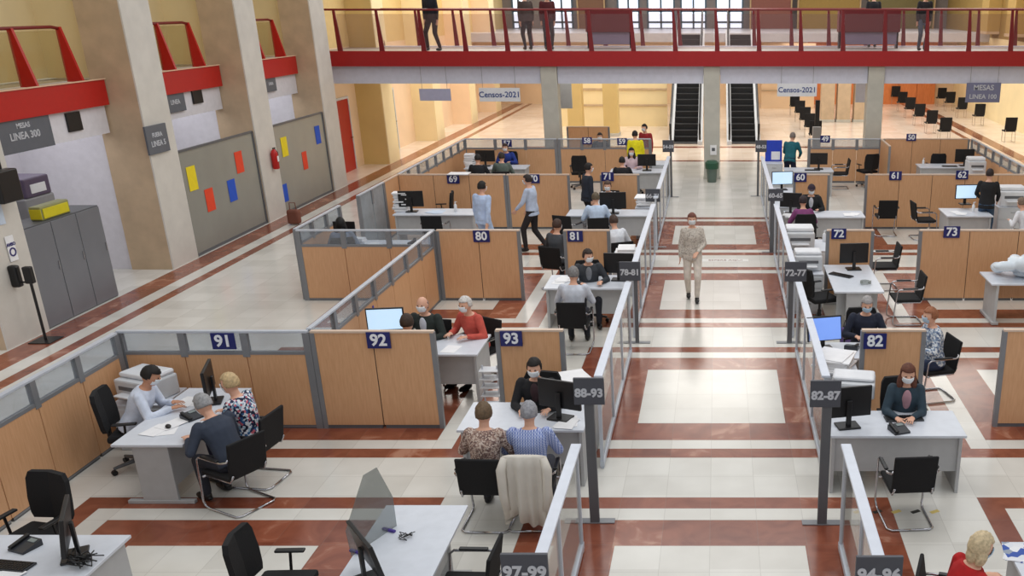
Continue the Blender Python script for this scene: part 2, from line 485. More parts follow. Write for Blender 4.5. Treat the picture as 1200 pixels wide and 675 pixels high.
# tall grey metal doors
a = onX(55, 387, XL - .02); b = onX(140, 345, XL - .02)
t = thing('metal_cabinet', 'tall grey metal cabinet with three doors beside the beige pillar', 'cabinet', (XL - .05, 15.33, 0))
Lc = b.y - 15.33
bm = B(); bx(bm, -.5, 0, 0, Lc, 0, 1.74); obj('body', bm, mat('dark grey cabinet', (90, 92, 96), .5), t)
for k in range(3):
    w = Lc / 3
    bm = B(); bx(bm, 0, .02, k*w + .008, (k+1)*w - .008, .02, 1.72, .003); d = obj('door', bm, mat('steel grey cabinet door', (128, 131, 138), .35, .3, scale=2), t)
    bm = B(); bx(bm, .02, .035, (k+1)*w - .06, (k+1)*w - .04, .9, 1.05); obj('handle', bm, CHROME, d)
p = onX(59, 243, XL - .2)
t = thing('tray', 'yellow lit tray with a grey rim standing above the grey cabinet', 'sign', (XL - .22, p.y, 1.74))
bm = B(); bx(bm, -.1, .1, -.38, .38, 0, .24, .02); obj('rim', bm, mat('olive grey rim', (140, 140, 90), .5), t)
bm = B(); bx(bm, .1, .115, -.33, .33, .03, .2, .005); bx(bm, -.09, .11, -.39, -.38, .03, .2, .003); obj('face', bm, mat('yellow face', (214, 200, 30), .4), t)
p = onX(33, 215, -12.4)
t = thing('photo_machine', 'grey and dark machine standing behind the grey cabinet at the left', 'machine', (-12.6, p.y, 0))
bm = B(); bx(bm, -.35, .35, -.4, .4, 0, 1.95, .03); obj('body', bm, mat('mid grey casing', (140, 140, 144), .5), t)
bm = B(); bx(bm, -.3, .36, -.34, .34, 1.95, 2.3, .03); obj('hood', bm, mat('purple grey hood', (86, 74, 98), .5), t)
bm = B(); bx(bm, .351, .37, -.2, .2, 2.02, 2.18, .005); obj('display', bm, WHITEP, t)
# sanitiser stand by the nearest pillar
p = at(54, 399)
t = thing('dispenser_stand', 'black sanitiser dispenser stand at the foot of the nearest left pillar', 'stand', p)
bm = B(); bx(bm, -.18, .18, -.18, .18, 0, .015, .004); obj('base', bm, BLACKP, t)
bm = B(); tube(bm, [(0, 0, 0), (0, 0, 1.05)], .022); obj('pole', bm, BLACKP, t)
bm = B(); box(bm, (-.0, 0, 1.12), (.13, .1, .28), None, .02); obj('dispenser', bm, BLACKP, t)
bm = B(); box(bm, (-.22, 0, 1.1), (.14, .12, .36), None, .03); tube(bm, [(-.2, 0, 1.0), (0, 0, 1.0)], .015); obj('drip_tray', bm, BLACKP, t)

# glass screens with coloured papers
YEL, ORA, BLU = mat('yellow paper', (238, 214, 24), .7), mat('orange red paper', (232, 70, 34), .7), mat('blue paper', (30, 84, 200), .7)
def shop_screen(y0, y1, label, papers, gname):
    t = thing('glass_screen', label, 'screen', (XL - .06, y0, 0))
    L_ = y1 - y0
    bm = B(); bx(bm, -.02, .0, 0, L_, .06, 2.25); obj('pane', bm, FROST, t)
    bm = B()
    for q in (0, L_): bx(bm, -.03, .02, q - .03, q + .03, 0, 2.28)
    bx(bm, -.03, .02, 0, L_, 2.25, 2.3); bx(bm, -.03, .02, 0, L_, 0, .06)
    obj('frame', bm, DGREYM, t)
    for px, py, w, h, m, lb in papers:
        q = onX(px, py, XL - .04)
        bm = B(); box(bm, (0, 0, 0), (.004, w, h)); o = obj('paper_sheet', bm, m, loc=(XL - .052, q.y, q.z))
        tagp(o, lb, 'paper', gname)
g1 = 'coloured papers stuck on the first glass screen'
shop_screen(20.3, 23.75, 'grey frosted glass screen with four large papers, right of the grey cabinet',
            [(226, 209, .36, .52, YEL, 'yellow paper on the first glass screen'),
             (281, 190, .36, .5, ORA, 'orange red paper, upper right one on the first glass screen'),
             (247, 234, .36, .5, ORA, 'orange red paper, lower one below the yellow sheet on the first glass screen'),
             (273, 223, .36, .5, BLU, 'blue paper on the first glass screen')], g1)
shop_screen(24.85, 28.15, 'grey frosted glass screen nearer the footbridge with four papers',
            [(334, 172, .36, .5, YEL, 'yellow paper on the second glass screen'),
             (358, 188, .3, .48, ORA, 'orange red paper on the second glass screen'),
             (373, 158, .34, .5, BLU, 'blue paper, upper one on the second glass screen'),
             (335, 226, .3, .46, BLU, 'blue paper, lower one on the second glass screen')], 'coloured papers stuck on the second glass screen')

def extinguisher(p, label, rz=0):
    t = thing('fire_extinguisher', label, 'fire extinguisher', p, rz)
    m = mat('extinguisher red', (190, 20, 16), .35)
    bm = B(); tube(bm, [(0, 0, 0), (0, 0, .02), (0, 0, .4), (0, 0, .46), (0, 0, .5)], [.06, .085, .085, .06, .02], 14); obj('cylinder', bm, m, t, True)
    bm = B(); box(bm, (0, .03, .52), (.03, .12, .03)); tube(bm, [(0, .06, .5), (.05, .1, .4), (.04, .1, .15)], .012); obj('valve_and_hose', bm, BLACKP, t)
    bm = B(); box(bm, (.084, 0, .26), (.006, .08, .14)); obj('instruction_label', bm, PAPER, t)
p = onX(320, 198, XL); extinguisher((XL + .09, p.y, p.z), 'red fire extinguisher on the pillar between the two glass screens')
p = onX(459, 143, -12.1); extinguisher((-12.11, p.y, p.z), 'dark red fire extinguisher on the cream wall beyond the bridge at the left')
p = onY(1175, 122, 41); extinguisher((13.1, 41, p.z), 'red fire extinguisher on the right wall near the grey hanging board')

# doors on the left beyond the bridge
def door(y0, y1, h, label, m, X=-12.2):
    t = thing('door_leaf', label, 'door', (X, (y0+y1)/2, 0))
    w = y1 - y0
    bm = B(); bx(bm, 0, .06, -w/2 - .07, -w/2, 0, h + .07); bx(bm, 0, .06, w/2, w/2 + .07, 0, h + .07); bx(bm, 0, .06, -w/2, w/2, h, h + .07); obj('frame', bm, OFFW if m is not DARK else DARK, t)
    bm = B(); bx(bm, 0, .04, -w/2, w/2, 0, h); d = obj('leaf', bm, m, t)
    bm = B(); box(bm, (.07, w/2 - .1, 1.05), (.05, .12, .03)); obj('handle', bm, CHROME, d)
    return t
door(31.1, 32.3, 2.3, 'red door on the left wall just beyond the footbridge', mat('red door paint', (176, 24, 16), .4))
door(36.2, 36.9, 2.2, 'narrow dark olive door on the left wall beyond the ochre pillar', mat('olive door paint', (96, 88, 58), .5))
t = thing('notice', 'white notice beside the top of the red door', 'notice', (-12.18, 30.85, 2.0))
bm = B(); box(bm, (0, 0, 0), (.02, .35, .5)); obj('sheet', bm, PAPER, t)
t = thing('notice', 'white framed board on the cream wall between the ochre pillars', 'notice', (-12.17, 35.6, 1.75))
bm = B(); box(bm, (0, 0, 0), (.03, .6, .8)); obj('frame', bm, STONE, t); bm = B(); box(bm, (.02, 0, 0), (.01, .5, .7)); obj('sheet', bm, PAPER, t)

# ---------------------------------------------------------------- footbridge
BY = 30.1
t = thing('footbridge', 'red footbridge with glass railing crossing the whole hall', 'bridge', (0, BY, 3.44))
bm = B(); bx(bm, -12.2, 13.2, 0, .12, 0, .44); obj('fascia', bm, REDD, t)
bm = B(); bx(bm, -12.2, 13.2, .12, 4.0, .2, .42); obj('deck', bm, mat('bridge deck', (150, 140, 135), .5), t)
for x0, x1 in ((-12.2, -5.36), (-4.84, -.36), (.16, 4.69), (5.21, 13.2)):
    bm = B(); bx(bm, x0, x1, .2, .5, -.52, .0); obj('beam', bm, LILAC, t)
bm = B(); bx(bm, -12.2, 13.2, 3.6, 4.0, -.5, .44); obj('rear_beam', bm, LILAC, t)
xs = [-11.4 + k * 1.27 for k in range(20)]
for x in xs:
    for y, nm in ((.06, 'railing_post'), (3.94, 'railing_post')):
        bm = B(); rring(bm, [[V((x - .035 + dx, y - .03, .44)), V((x + .115 + dx, y - .03, .44)), V((x + .115 + dx, y + .03, .44)), V((x - .035 + dx, y + .03, .44))] for dx in (0,)] +
                        [[V((x - .05, y - .03, 1.6)), V((x + .02, y - .03, 1.6)), V((x + .02, y + .03, 1.6)), V((x - .05, y + .03, 1.6))]])
        obj(nm, bm, mat('wine red railing post', (118, 16, 22), .4), t)
for y in (.06, 3.94):
    bm = B(); tube(bm, [(-12.2, y, 1.62), (13.2, y, 1.62)], .03); obj('handrail', bm, mat('dark red handrail', (120, 16, 14), .4), t)
for i in range(len(xs) - 1):
    bm = B(); bx(bm, xs[i] + .06, xs[i+1] - .06, .055, .065, .5, 1.5); obj('glass_panel', bm, glass('bridge glass', (240, 236, 236), .06, (190, 160, 160)), t)
# red kiosks on the bridge and the far landing
for x0, x1, lb in ((-4.2, -2.7, 'dark red counter box on the footbridge left of the white windows'), (4.0, 6.0, 'dark red counter box on the footbridge in the middle right')):
    t = thing('counter_box', lb, 'counter', ((x0+x1)/2, BY + 2.6, 3.86))
    w = x1 - x0
    bm = B(); bx(bm, -w/2, w/2, -.25, .25, .5, 1.2, .02); obj('cabinet', bm, mat('wine red laminate', (110, 14, 22), .5), t)
    bm = B(); bx(bm, -w/2 + .05, w/2 - .05, -.15, .15, .12, .5); obj('lower_shelf', bm, mat('lilac grey shelf', (150, 140, 165), .5), t)
    for q in (-w/2 + .06, w/2 - .06):
        bm = B(); box(bm, (q, 0, .25), (.06, .3, .5)); obj('leg', bm, BLACKP, t)
# windows of the upper level
WL = mat('daylit window', (235, 240, 250), .3, emit=(215, 228, 250), estr=1.1)
WR = mat('warm lit shop window', (200, 150, 70), .4)
n = 1
for x0, x1, z0, z1 in [(-11.6, -10.9, 3.0, 6), (-9.4, -8.2, 3, 6), (-5.6, -4.4, 3, 6), (-3.9, -2.4, 3.2, 6), (-2.0, -.6, 3.2, 6), (0.0, 1.5, 3.2, 6)]:
    t = tagp(bpy.data.objects.new('window_%d' % n, None), kind='structure'); C.objects.link(t)
    n += 1
    t.location = (x0, 57.5, 3.9); w = x1 - x0
    bm = B(); bx(bm, 0, w, -.04, 0, .05, 2.3); obj('pane', bm, WL, t)
    bm = B()
    for q in (0, w/2, w): bx(bm, q - .05, q + .05, -.12, -.04, 0, 2.4)
    for q in (.35, .95, 2.3): bx(bm, 0, w, -.12, -.04, q - .05, q + .05)
    obj('frame', bm, mat('teal grey frame', (60, 78, 88), .5), t)
for x0, w, m, lb in ((-7.9, 1.6, mat('brown shopfront', (110, 74, 50), .5), 'brown shopfront panel on the upper level behind the bridge, left of the windows'),
                     (1.9, 2.4, mat('brick shopfront', (120, 66, 52), .5), 'brick red shopfront on the upper level right of the windows'),
                     (4.6, 3.6, mat('olive shopfront', (142, 112, 44), .5), 'olive shopfront on the upper level behind the bridge'),
                     (8.6, 3.8, mat('dark olive shopfront', (104, 92, 48), .5), 'dark olive shopfront on the upper level at the far right')):
    t = thing('shopfront', lb, 'shopfront', (x0, 57.3, 3.9))
    bm = B(); bx(bm, 0, w, -.1, .1, 0, 3.2); obj('panel', bm, m, t)
    bm = B(); bx(bm, 0, w, -.2, -.1, 2.5, 2.8); bx(bm, 0, .08, -.16, -.1, 0, 2.5); bx(bm, w - .08, w, -.16, -.1, 0, 2.5); obj('frame', bm, mat('pale bronze', (170, 140, 100), .5), t)
for y, lb in ((34.0, 'first'), (38.2, 'second'), (42.4, 'third'), (46.6, 'fourth')):
    t = thing('wall_pier', 'ochre upper wall pier on the right side, %s one beyond the bridge' % lb, 'pillar', (12.9, y + .6, 3.9))
    bm = B(); bx(bm, -.3, .3, -.6, .6, 0, 4.6, .01); obj('shaft', bm, mat('ochre pier paint', (176, 146, 84), .6), t)
    bm = B(); bx(bm, -.33, .3, -.63, .63, 0, .12, .01); obj('base', bm, STONE, t)

# ---------------------------------------------------------------- hanging signs
def hanging(px0, py0, px1, py1, D, label, m, lines, lm=LETB):
    a, b = onY(px0, py0, D), onY(px1, py1, D)
    w, h = b.x - a.x, a.z - b.z
    t = thing('hanging_sign', label, 'sign', ((a.x+b.x)/2, D, (a.z+b.z)/2))
    bm = B(); box(bm, (0, 0, 0), (w, .04, h), None, .005); obj('plate', bm, m, t)
    for q in (-w*.4, w*.4):
        bm = B(); tube(bm, [(q, 0, h/2), (q, 0, (3.44 if D < 31 else 3.64) - (a.z+b.z)/2)], .006, 6); obj('cable', bm, GREYM, t)
    for i, (s, sz) in enumerate(lines):
        lettering(s, sz, lm, t, (0, -.024, ((len(lines)-1)/2 - i) * sz * 1.3), bold=.003)
hanging(561, 103, 610, 119, 30.2, 'white hanging sign with blue letters Censos 2021 at the left under the bridge', WHITEP, [('Censos-2021', .24)])
hanging(911, 98, 957, 113, 30.2, 'white hanging sign with blue letters Censos 2021 right of the escalators', WHITEP, [('Censos-2021', .22)])
hanging(491, 104, 529, 118, 30.2, 'plain lilac hanging panel on the left under the bridge', mat('lilac panel', (176, 176, 200), .5), [])
hanging(1133, 97, 1171, 120, 30.2, 'grey hanging board with two pale lines of text at the far right', mat('slate violet sign', (116, 118, 146), .5), [('MESAS', .22), ('LINEA 100', .19)], LETG)
hanging(655, 98, 671, 127, 33, 'small grey hanging panel right of the left pale pillar', mat('pale grey panel', (168, 174, 180), .5), [])
hanging(1003, 98, 1018, 120, 33, 'small pale round-cornered hanging panel left of the right pale pillar', mat('pale panel', (196, 198, 212), .5), [])

# ---------------------------------------------------------------- escalators
def escalator(xc, label):
    t = thing('escalator', label, 'escalator', (xc, 38.9, 0))
    run, rise, w = 7.6, 3.9, .95
    n = 19
    bm = B()
    bx(bm, -w/2, w/2, -.6, 0, 0, .03)
    for k in range(n):
        bx(bm, -w/2, w/2, k * .4, k * .4 + .4, max(0, k * .205 - .3), (k + 1) * .205)
        for q in range(8): bx(bm, -w/2 + .02 + q*.118, -w/2 + .06 + q*.118, k*.4 - .006, k*.4, k*.205 + .01, (k+1)*.205 - .01)
    obj('steps', bm, mat('black escalator steps', (26, 26, 28), .5), t)
    bm = B()
    for k in range(n): bx(bm, -w/2, w/2, k*.4 - .012, k*.4 + .02, (k+1)*.205 - .012, (k+1)*.205 + .004)
    obj('step_edge', bm, mat('grey step edge', (58, 58, 60), .5), t)
    for s in (-1, 1):
        bm = B()
        prof = [(-.9, 0), (-.9, .12), (-.3, .14), (run, rise + .2), (run, rise - .4), (.3, 0)]
        rring(bm, [[V((s*(w/2 + .01), y, z)) for y, z in prof], [V((s*(w/2 + .2), y, z)) for y, z in prof]])
        obj('skirt', bm, OFFW, t)
        bm = B()
        prof = [(-.9, .12), (-.95, .8), (-.3, .95), (run, rise + 1.05), (run, rise + .2), (-.3, .14)]
        rring(bm, [[V((s*(w/2 + .09), y, z)) for y, z in prof], [V((s*(w/2 + .11), y, z)) for y, z in prof]])
        obj('balustrade', bm, GLASS, t)
        bm = B(); tube(bm, [(s*(w/2+.1), -.75, .2), (s*(w/2+.1), -1.0, .45), (s*(w/2+.1), -.95, .8), (s*(w/2+.1), -.3, .98), (s*(w/2+.1), run, rise + 1.08)], .045); obj('handrail', bm, BLACKP, t)
escalator(-1.2, 'black stepped escalator left of the middle pale pillar')
escalator(1.12, 'black stepped escalator right of the middle pale pillar')

# green bin in front of the middle pillar
p = V((-.1, 29.7, 0))
t = thing('waste_bin', 'green waste bin in front of the middle pale pillar', 'bin', p)
GRN = mat('dark green plastic', (36, 84, 62), .5)
bm = B(); tube(bm, [(0, 0, 0), (0, 0, .5)], [.14, .18], 20); obj('body', bm, mat('grey green bin body', (92, 108, 100), .5), t)
bm = B(); tube(bm, [(0, 0, .42), (0, 0, .6), (0, 0, .66)], [.205, .215, .15], 20); obj('lid', bm, GRN, t)
p = onY(836, 176, 30.15)
t = thing('notice', 'small white notice with a dark symbol on the middle pale pillar', 'notice', (p.x, 30.18, p.z))
bm = B(); box(bm, (0, 0, 0), (.2, .02, .3)); obj('sheet', bm, PAPER, t)
bm = B(); box(bm, (0, -.012, .02), (.1, .01, .1)); obj('symbol', bm, DGREYM, t)

# ---------------------------------------------------------------- cubicle partitions
def partition(x0, y0, x1, y1, n, modes, label, h=1.35, frost=None):
    """run of n screen panels; modes: one letter a panel, w full wood, g wood with a glass band above, f grey glass"""
    d = V((x1 - x0, y1 - y0, 0)); L_ = d.length; rz = math.atan2(d.y, d.x)
    t = thing('cubicle_partition', label, 'partition', (x0, y0, 0), rz)
    w = L_ / n
    for i in range(n):
        a, b = i*w + .022, (i+1)*w - .022
        mo = modes[i] if i < len(modes) else modes[-1]
        top = h - .03 if mo == 'w' else 1.03
        if mo != 'f':
            bm = B(); bx(bm, i*w + .006, (i+1)*w - .006, -.022, .022, .05, top); obj('wood_panel', bm, WOOD, t)
            bm = B(); bx(bm, a, b, -.018, .018, 0, .05); obj('plinth', bm, DGREYM, t)
        if mo == 'g':
            bm = B(); bx(bm, a, b, -.026, .026, 1.03, 1.07); bx(bm, a, b, -.02, .02, .02, .04); obj('mid_rail', bm, GREYM, t)
            bm = B(); bx(bm, a, b, -.004, .004, 1.07, h - .03); obj('glass_pane', bm, GLASSB, t)
        if mo == 'f':
            bm = B(); bx(bm, a, b, -.01, .01, .05, h - .03); obj('glass_pane', bm, mat('blue grey textured glass', (150, 158, 164), .3, noise=.12, scale=6), t)
    for i in range(n + 1):
        l = modes[max(0, i-1)] if i-1 < len(modes) else modes[-1]; r = modes[min(i, len(modes)-1)]
        if i > 0 and i < n and l == 'w' and r == 'w':
            bm = B(); bx(bm, i*w - .006, i*w + .006, -.015, .015, .02, h - .03); obj('joint_strip', bm, DARK, t)
        else:
            full = (l == 'w' or r == 'w') or i in (0, n)
            g = .045 if not (i in (0, n) and (l == 'w' and r == 'w')) else .03
            bm = B(); bx(bm, i*w - g, i*w + g, -.03, .03, 0 if full else 1.0, h - .02); obj('post', bm, GREYM, t)
    bm = B(); bx(bm, -.02, L_ + .02, -.032, .032, h - .03, h, .004); obj('top_rail', bm, LGREYM if 'g' in modes or 'f' in modes else mat('pale wood edging', (214, 190, 170), .4), t)
    return t
PA, PB, PC, PD = 11.33, 17.05, 23.1, 29.6
partition(-7.5, PA, -5.13, PA, 3, 'ggg', 'wood partition with glass band and sign 91 behind the desk at the left')
partition(-5.05, PA, -3.53, PA, 2, 'ww', 'full height wood partition carrying sign 92')
partition(-2.72, PA + .05, -1.9, PA + .05, 1, 'w', 'small wood partition carrying sign 93 behind the officer in black')
partition(-7.5, PA - .1, -7.5, 5.0, 8, 'gggggggg', 'long wood partition with glass band along the left corridor, nearest the camera')
partition(-5.13, PA + .1, -5.13, PB - .1, 7, 'ggggggg', 'wood partition with glass band running away from sign 92')
partition(1.93, PA + .05, 2.7, PA + .05, 1, 'w', 'small wood partition carrying sign 82 behind the woman in the dark jacket')
partition(3.73, PA + .05, 7.4, PA + .05, 4, 'wwww', 'wood partition cut by the right edge of the picture')
partition(-7.62, PB, -5.13, PB, 3, 'ggg', 'wood partition with glass band in front of the long haired woman')
partition(-5.05, PB, -3.57, PB, 2, 'ww', 'full height wood partition carrying sign 80')
partition(-2.72, PB, -1.92, PB, 1, 'w', 'small wood partition carrying sign 81')
partition(2.1, PB, 2.92, PB, 1, 'w', 'small wood partition carrying sign 72')
partition(3.8, PB, 7.4, PB, 4, 'wwww', 'wood partition carrying sign 73')
partition(-7.7, PB + .1, -7.7, 19.3, 3, 'ggg', 'short wood and glass partition beside the long haired woman')
partition(-7.7, 20.4, -7.7, 22.0, 2, 'ff', 'blue grey glass partition at the left of the middle cubicle')
partition(-7.7, 22.05, -7.7, PC, 1, 'w', 'narrow wood partition left of the desk with the tall monitor')
partition(-7.7, PC, -5.1, PC, 3, 'www', 'wood partition carrying sign 69')
partition(-5.03, PC, -3.55, PC, 1, 'w', 'wood partition carrying sign 70 behind the walking man')
partition(-2.75, PC, -1.85, PC, 1, 'w', 'small wood partition carrying sign 71')
partition(-7.7, PC + .05, -7.7, PD, 8, 'gggggggg', 'wood and glass partition along the left corridor, farthest run')
partition(1.95, PC, 2.78, PC, 1, 'w', 'small wood partition carrying sign 60')
partition(3.7, PC, 7.7, PC, 5, 'wwwww', 'wood partition carrying signs 61 and 62')
partition(-7.7, PD, -4.9, PD, 3, 'ggg', 'far partition with glass band carrying sign 57')
partition(-4.8, PD, -2.0, PD, 4, 'gggg', 'far partition with glass band carrying signs 58 and 59')
partition(-5.0, PD + 3.1, -3.6, PD + 3.1, 2, 'ww', 'farthest wood partition, above sign 58')
partition(2.9, PD, 5.1, PD, 3, 'ggg', 'far partition with glass band carrying sign 49')
partition(5.2, PD, 7.8, PD, 3, 'www', 'far wood partition carrying sign 50')
partition(7.9, PD, 7.9, PC + .05, 8, 'gggggggg', 'wood and glass partition along the right corridor')
partition(5.1, PD - .05, 5.1, PD - 1.6, 2, 'ww', 'short wood partition standing out beside the pale right pillar')

def num_sign(px, py, D, s, label, w=.27, h=.2):
    p = onY(px, py, D - .05)
    t = thing('number_sign', label, 'sign', (p.x, D - .045, p.z), group='navy number signs on the partitions')
    bm = B(); box(bm, (0, 0, 0), (w, .015, h), None, .003); obj('plate', bm, NAVY, t)
    lettering(s, h * .98, LETW, t, (0, -.012, 0), bold=.006, name='numerals')
for px, py, D, s, w in ((261.5, 400, PA, '91', .3), (443.5, 399, PA, '92', .3), (599, 397, PA + .05, '93', .28), (1025.5, 400, PA + .05, '82', .29),
                     (564, 277, PB, '80', .3), (674, 277, PB, '81', .28), (983, 274, PB, '72', .27), (1115.5, 272, PB, '73', .3),
                     (531, 210, PC, '69', .3), (625, 209.5, PC, '70', .3), (712, 207, PC, '71', .3), (938, 208, PC, '60', .3), (1049.5, 206, PC, '61', .3), (1127.5, 205, PC, '62', .3),
                     (594, 168, PD, '57', .3), (688, 165, PD, '58', .3), (729, 166, PD, '59', .3), (967, 163, PD, '49', .3), (1068, 161, PD, '50', .3)):
    num_sign(px, py, D, s, 'navy sign with white number %s on a cubicle partition' % s, w, w * .72)

# ---------------------------------------------------------------- aisle screens and posts
def aisle_screen(x, y0, y1, n, label, h=1.2):
    t = thing('aisle_screen', label, 'screen', (x, y0, 0))
    L_ = y1 - y0
    bm = B(); bx(bm, -.05, .05, 0, L_, h - .03, h, .006); obj('top_cap', bm, RAILW, t)
    for i in range(n):
        a, b = i * L_ / n + .03, (i+1) * L_ / n - .03
        bm = B(); bx(bm, -.005, .005, a, b, .1, h - .03); obj('glass_pane', bm, GLASS, t)
    bm = B(); bx(bm, -.025, .025, 0, L_, .03, .1); obj('bottom_rail', bm, LGREYM, t)
    for i in range(n + 1):
        q = min(max(i * L_ / n, .03), L_ - .03)
        bm = B(); bx(bm, -.02, .02, q - .02, q + .02, 0, h - .03); obj('upright', bm, LGREYM, t)
for s, sd in ((-1.3, 'left'), (1.33, 'right')):
    aisle_screen(s, 5.95, 8.35, 2, 'glass aisle screen with pale cap, %s side, nearest the camera' % sd)
    aisle_screen(s, 10.15, 14.1, 3, 'glass aisle screen with pale cap, %s side, from the first sign post to the second' % sd)
    aisle_screen(s, 14.9, 20.2, 4, 'glass aisle screen with pale cap, %s side, between the second and third sign posts' % sd)
    aisle_screen(s, 20.9, 27.0, 4, 'glass aisle screen with pale cap, %s side, farthest run before the escalators' % sd)
def sign_post(px, py_base, px_s, py0, py1, s, label, w, D=None, pw=.1, pd=.05):
    p = at(px, py_base) if D is None else V((onY(px_s, py0, D).x, D, 0))
    q0, q1 = onY(px_s, py0, p.y), onY(px_s, py1, p.y)
    t = thing('sign_post', label, 'sign post', (p.x, p.y, 0), group='grey number posts along the aisle')
    bm = B(); box(bm, (0, 0, q1.z/2), (pw, pd, q1.z), None, .004); obj('pole', bm, DGREYM, t)
    bm = B(); box(bm, (.0, .02, .006), (.42, .1, .012), None, .002); obj('foot_plate', bm, GREYM, t)
    zc = (q0.z + q1.z)/2; hh = q0.z - q1.z
    bm = B(); box(bm, (q0.x - p.x, -.04, zc), (w, .03, hh), None, .004); pl = obj('sign_plate', bm, SIGNG, t)
    lettering(s, w * .4, LETG, pl, (q0.x - p.x, -.058, zc - hh * .06), bold=.005)
sign_post(697.5, 612, 690, 441, 472, '88-93', 'dark post with sign 88-93 beside the officer in black', .31)
sign_post(963, 614, 967.5, 444, 475, '82-87', 'dark post with sign 82-87 beside the large monitor', .31)
sign_post(747, 402, 738, 306, 328, '78-81', 'slim post with sign 78-81', .33, pw=.06)
sign_post(925, 402, 932.5, 306, 329, '72-77', 'slim post with sign 72-77', .35, pw=.08)
sign_post(770, 290, 765, 221, 236, '66-71', 'slim post with sign 66-71', .33, pw=.06)
sign_post(904, 296, 909, 221, 235, '60-65', 'slim post with sign 60-65', .33, pw=.09)
sign_post(787, 231, 783, 164, 178, '54-59', 'slim far post with sign 54-59', .32, pw=.06)
sign_post(888, 230, 892, 164, 178, '48-53', 'slim far post with sign 48-53', .32, pw=.06)
sign_post(612, 0, 615, 645, 682, '97-99', 'dark sign 97-99 at the bottom edge left of the aisle', .33, D=5.75)
sign_post(1028, 0, 1030, 648, 685, '94-96', 'dark sign 94-96 at the bottom edge right of the aisle', .33, D=5.75)
# ---------------------------------------------------------------- people
def ik(S, T, l1, l2, hint):
    S, T = V(S), V(T); d = T - S; L_ = d.length
    if L_ > (l1 + l2) * .995: T = S + d * ((l1 + l2) * .995 / L_); d = T - S; L_ = d.length
    a = (l1*l1 - l2*l2 + L_*L_) / (2*L_); hgt = math.sqrt(max(0, l1*l1 - a*a))
    u = d.normalized(); hv = V(hint); hv = (hv - u * hv.dot(u)).normalized()
    return S + u*a + hv*hgt, T
def capsule(bm, p0, p1, r0, r1, seg=10):
    p0, p1 = V(p0), V(p1); u = (p1 - p0).normalized()
    pts = [p0 - u*r0*.98, p0 - u*r0*.7, p0, p1, p1 + u*r1*.7, p1 + u*r1*.98]
    tube(bm, pts, [r0*.15, r0*.7, r0, r1, r1*.7, r1*.15], seg)
def loft(bm, P, u, rings, grow=0., seg=16, dy=None):
    side = V((1, 0, 0)); f = side.cross(u); f = -f if f.y < 0 else f
    rr = []
    for t, w, d in rings:
        c = P + u * t
        rr.append([c + side * (w + grow) * math.cos(2*PI*k/seg) + f * (d + grow) * math.sin(2*PI*k/seg) for k in range(seg)])
    rring(bm, rr)
def patch(bm, rad, test, thick, Mx, u=28, v=20):
    """part of a head shaped shell: rad radii, test(direction) keeps a face"""
    b2 = B(); bmesh.ops.create_uvsphere(b2, u_segments=u, v_segments=v, radius=1)
    kill = [f for f in b2.faces if not test(f.calc_center_median())]
    bmesh.ops.delete(b2, geom=kill, context='FACES')
    for vv in b2.verts: vv.co = V((vv.co.x*rad[0], vv.co.y*rad[1], vv.co.z*rad[2]))
    bmesh.ops.recalc_face_normals(b2, faces=b2.faces)
    bmesh.ops.solidify(b2, geom=b2.faces[:], thickness=thick)
    bmesh.ops.transform(b2, matrix=Mx, verts=b2.verts)
    me = bpy.data.meshes.new('t'); b2.to_mesh(me); b2.free(); bm.from_mesh(me); bpy.data.meshes.remove(me)

def hair_mat(c): return mat('hair %d %d %d' % c, c, .7, noise=.25, scale=40)
def cloth(c): return mat('cloth %d %d %d' % c, c, .85, noise=.12, scale=12)
DKH, BRH, GRH, WHH, BLH, RDH = (24, 19, 17), (74, 48, 34), (150, 150, 152), (208, 204, 200), (196, 170, 128), (92, 44, 34)

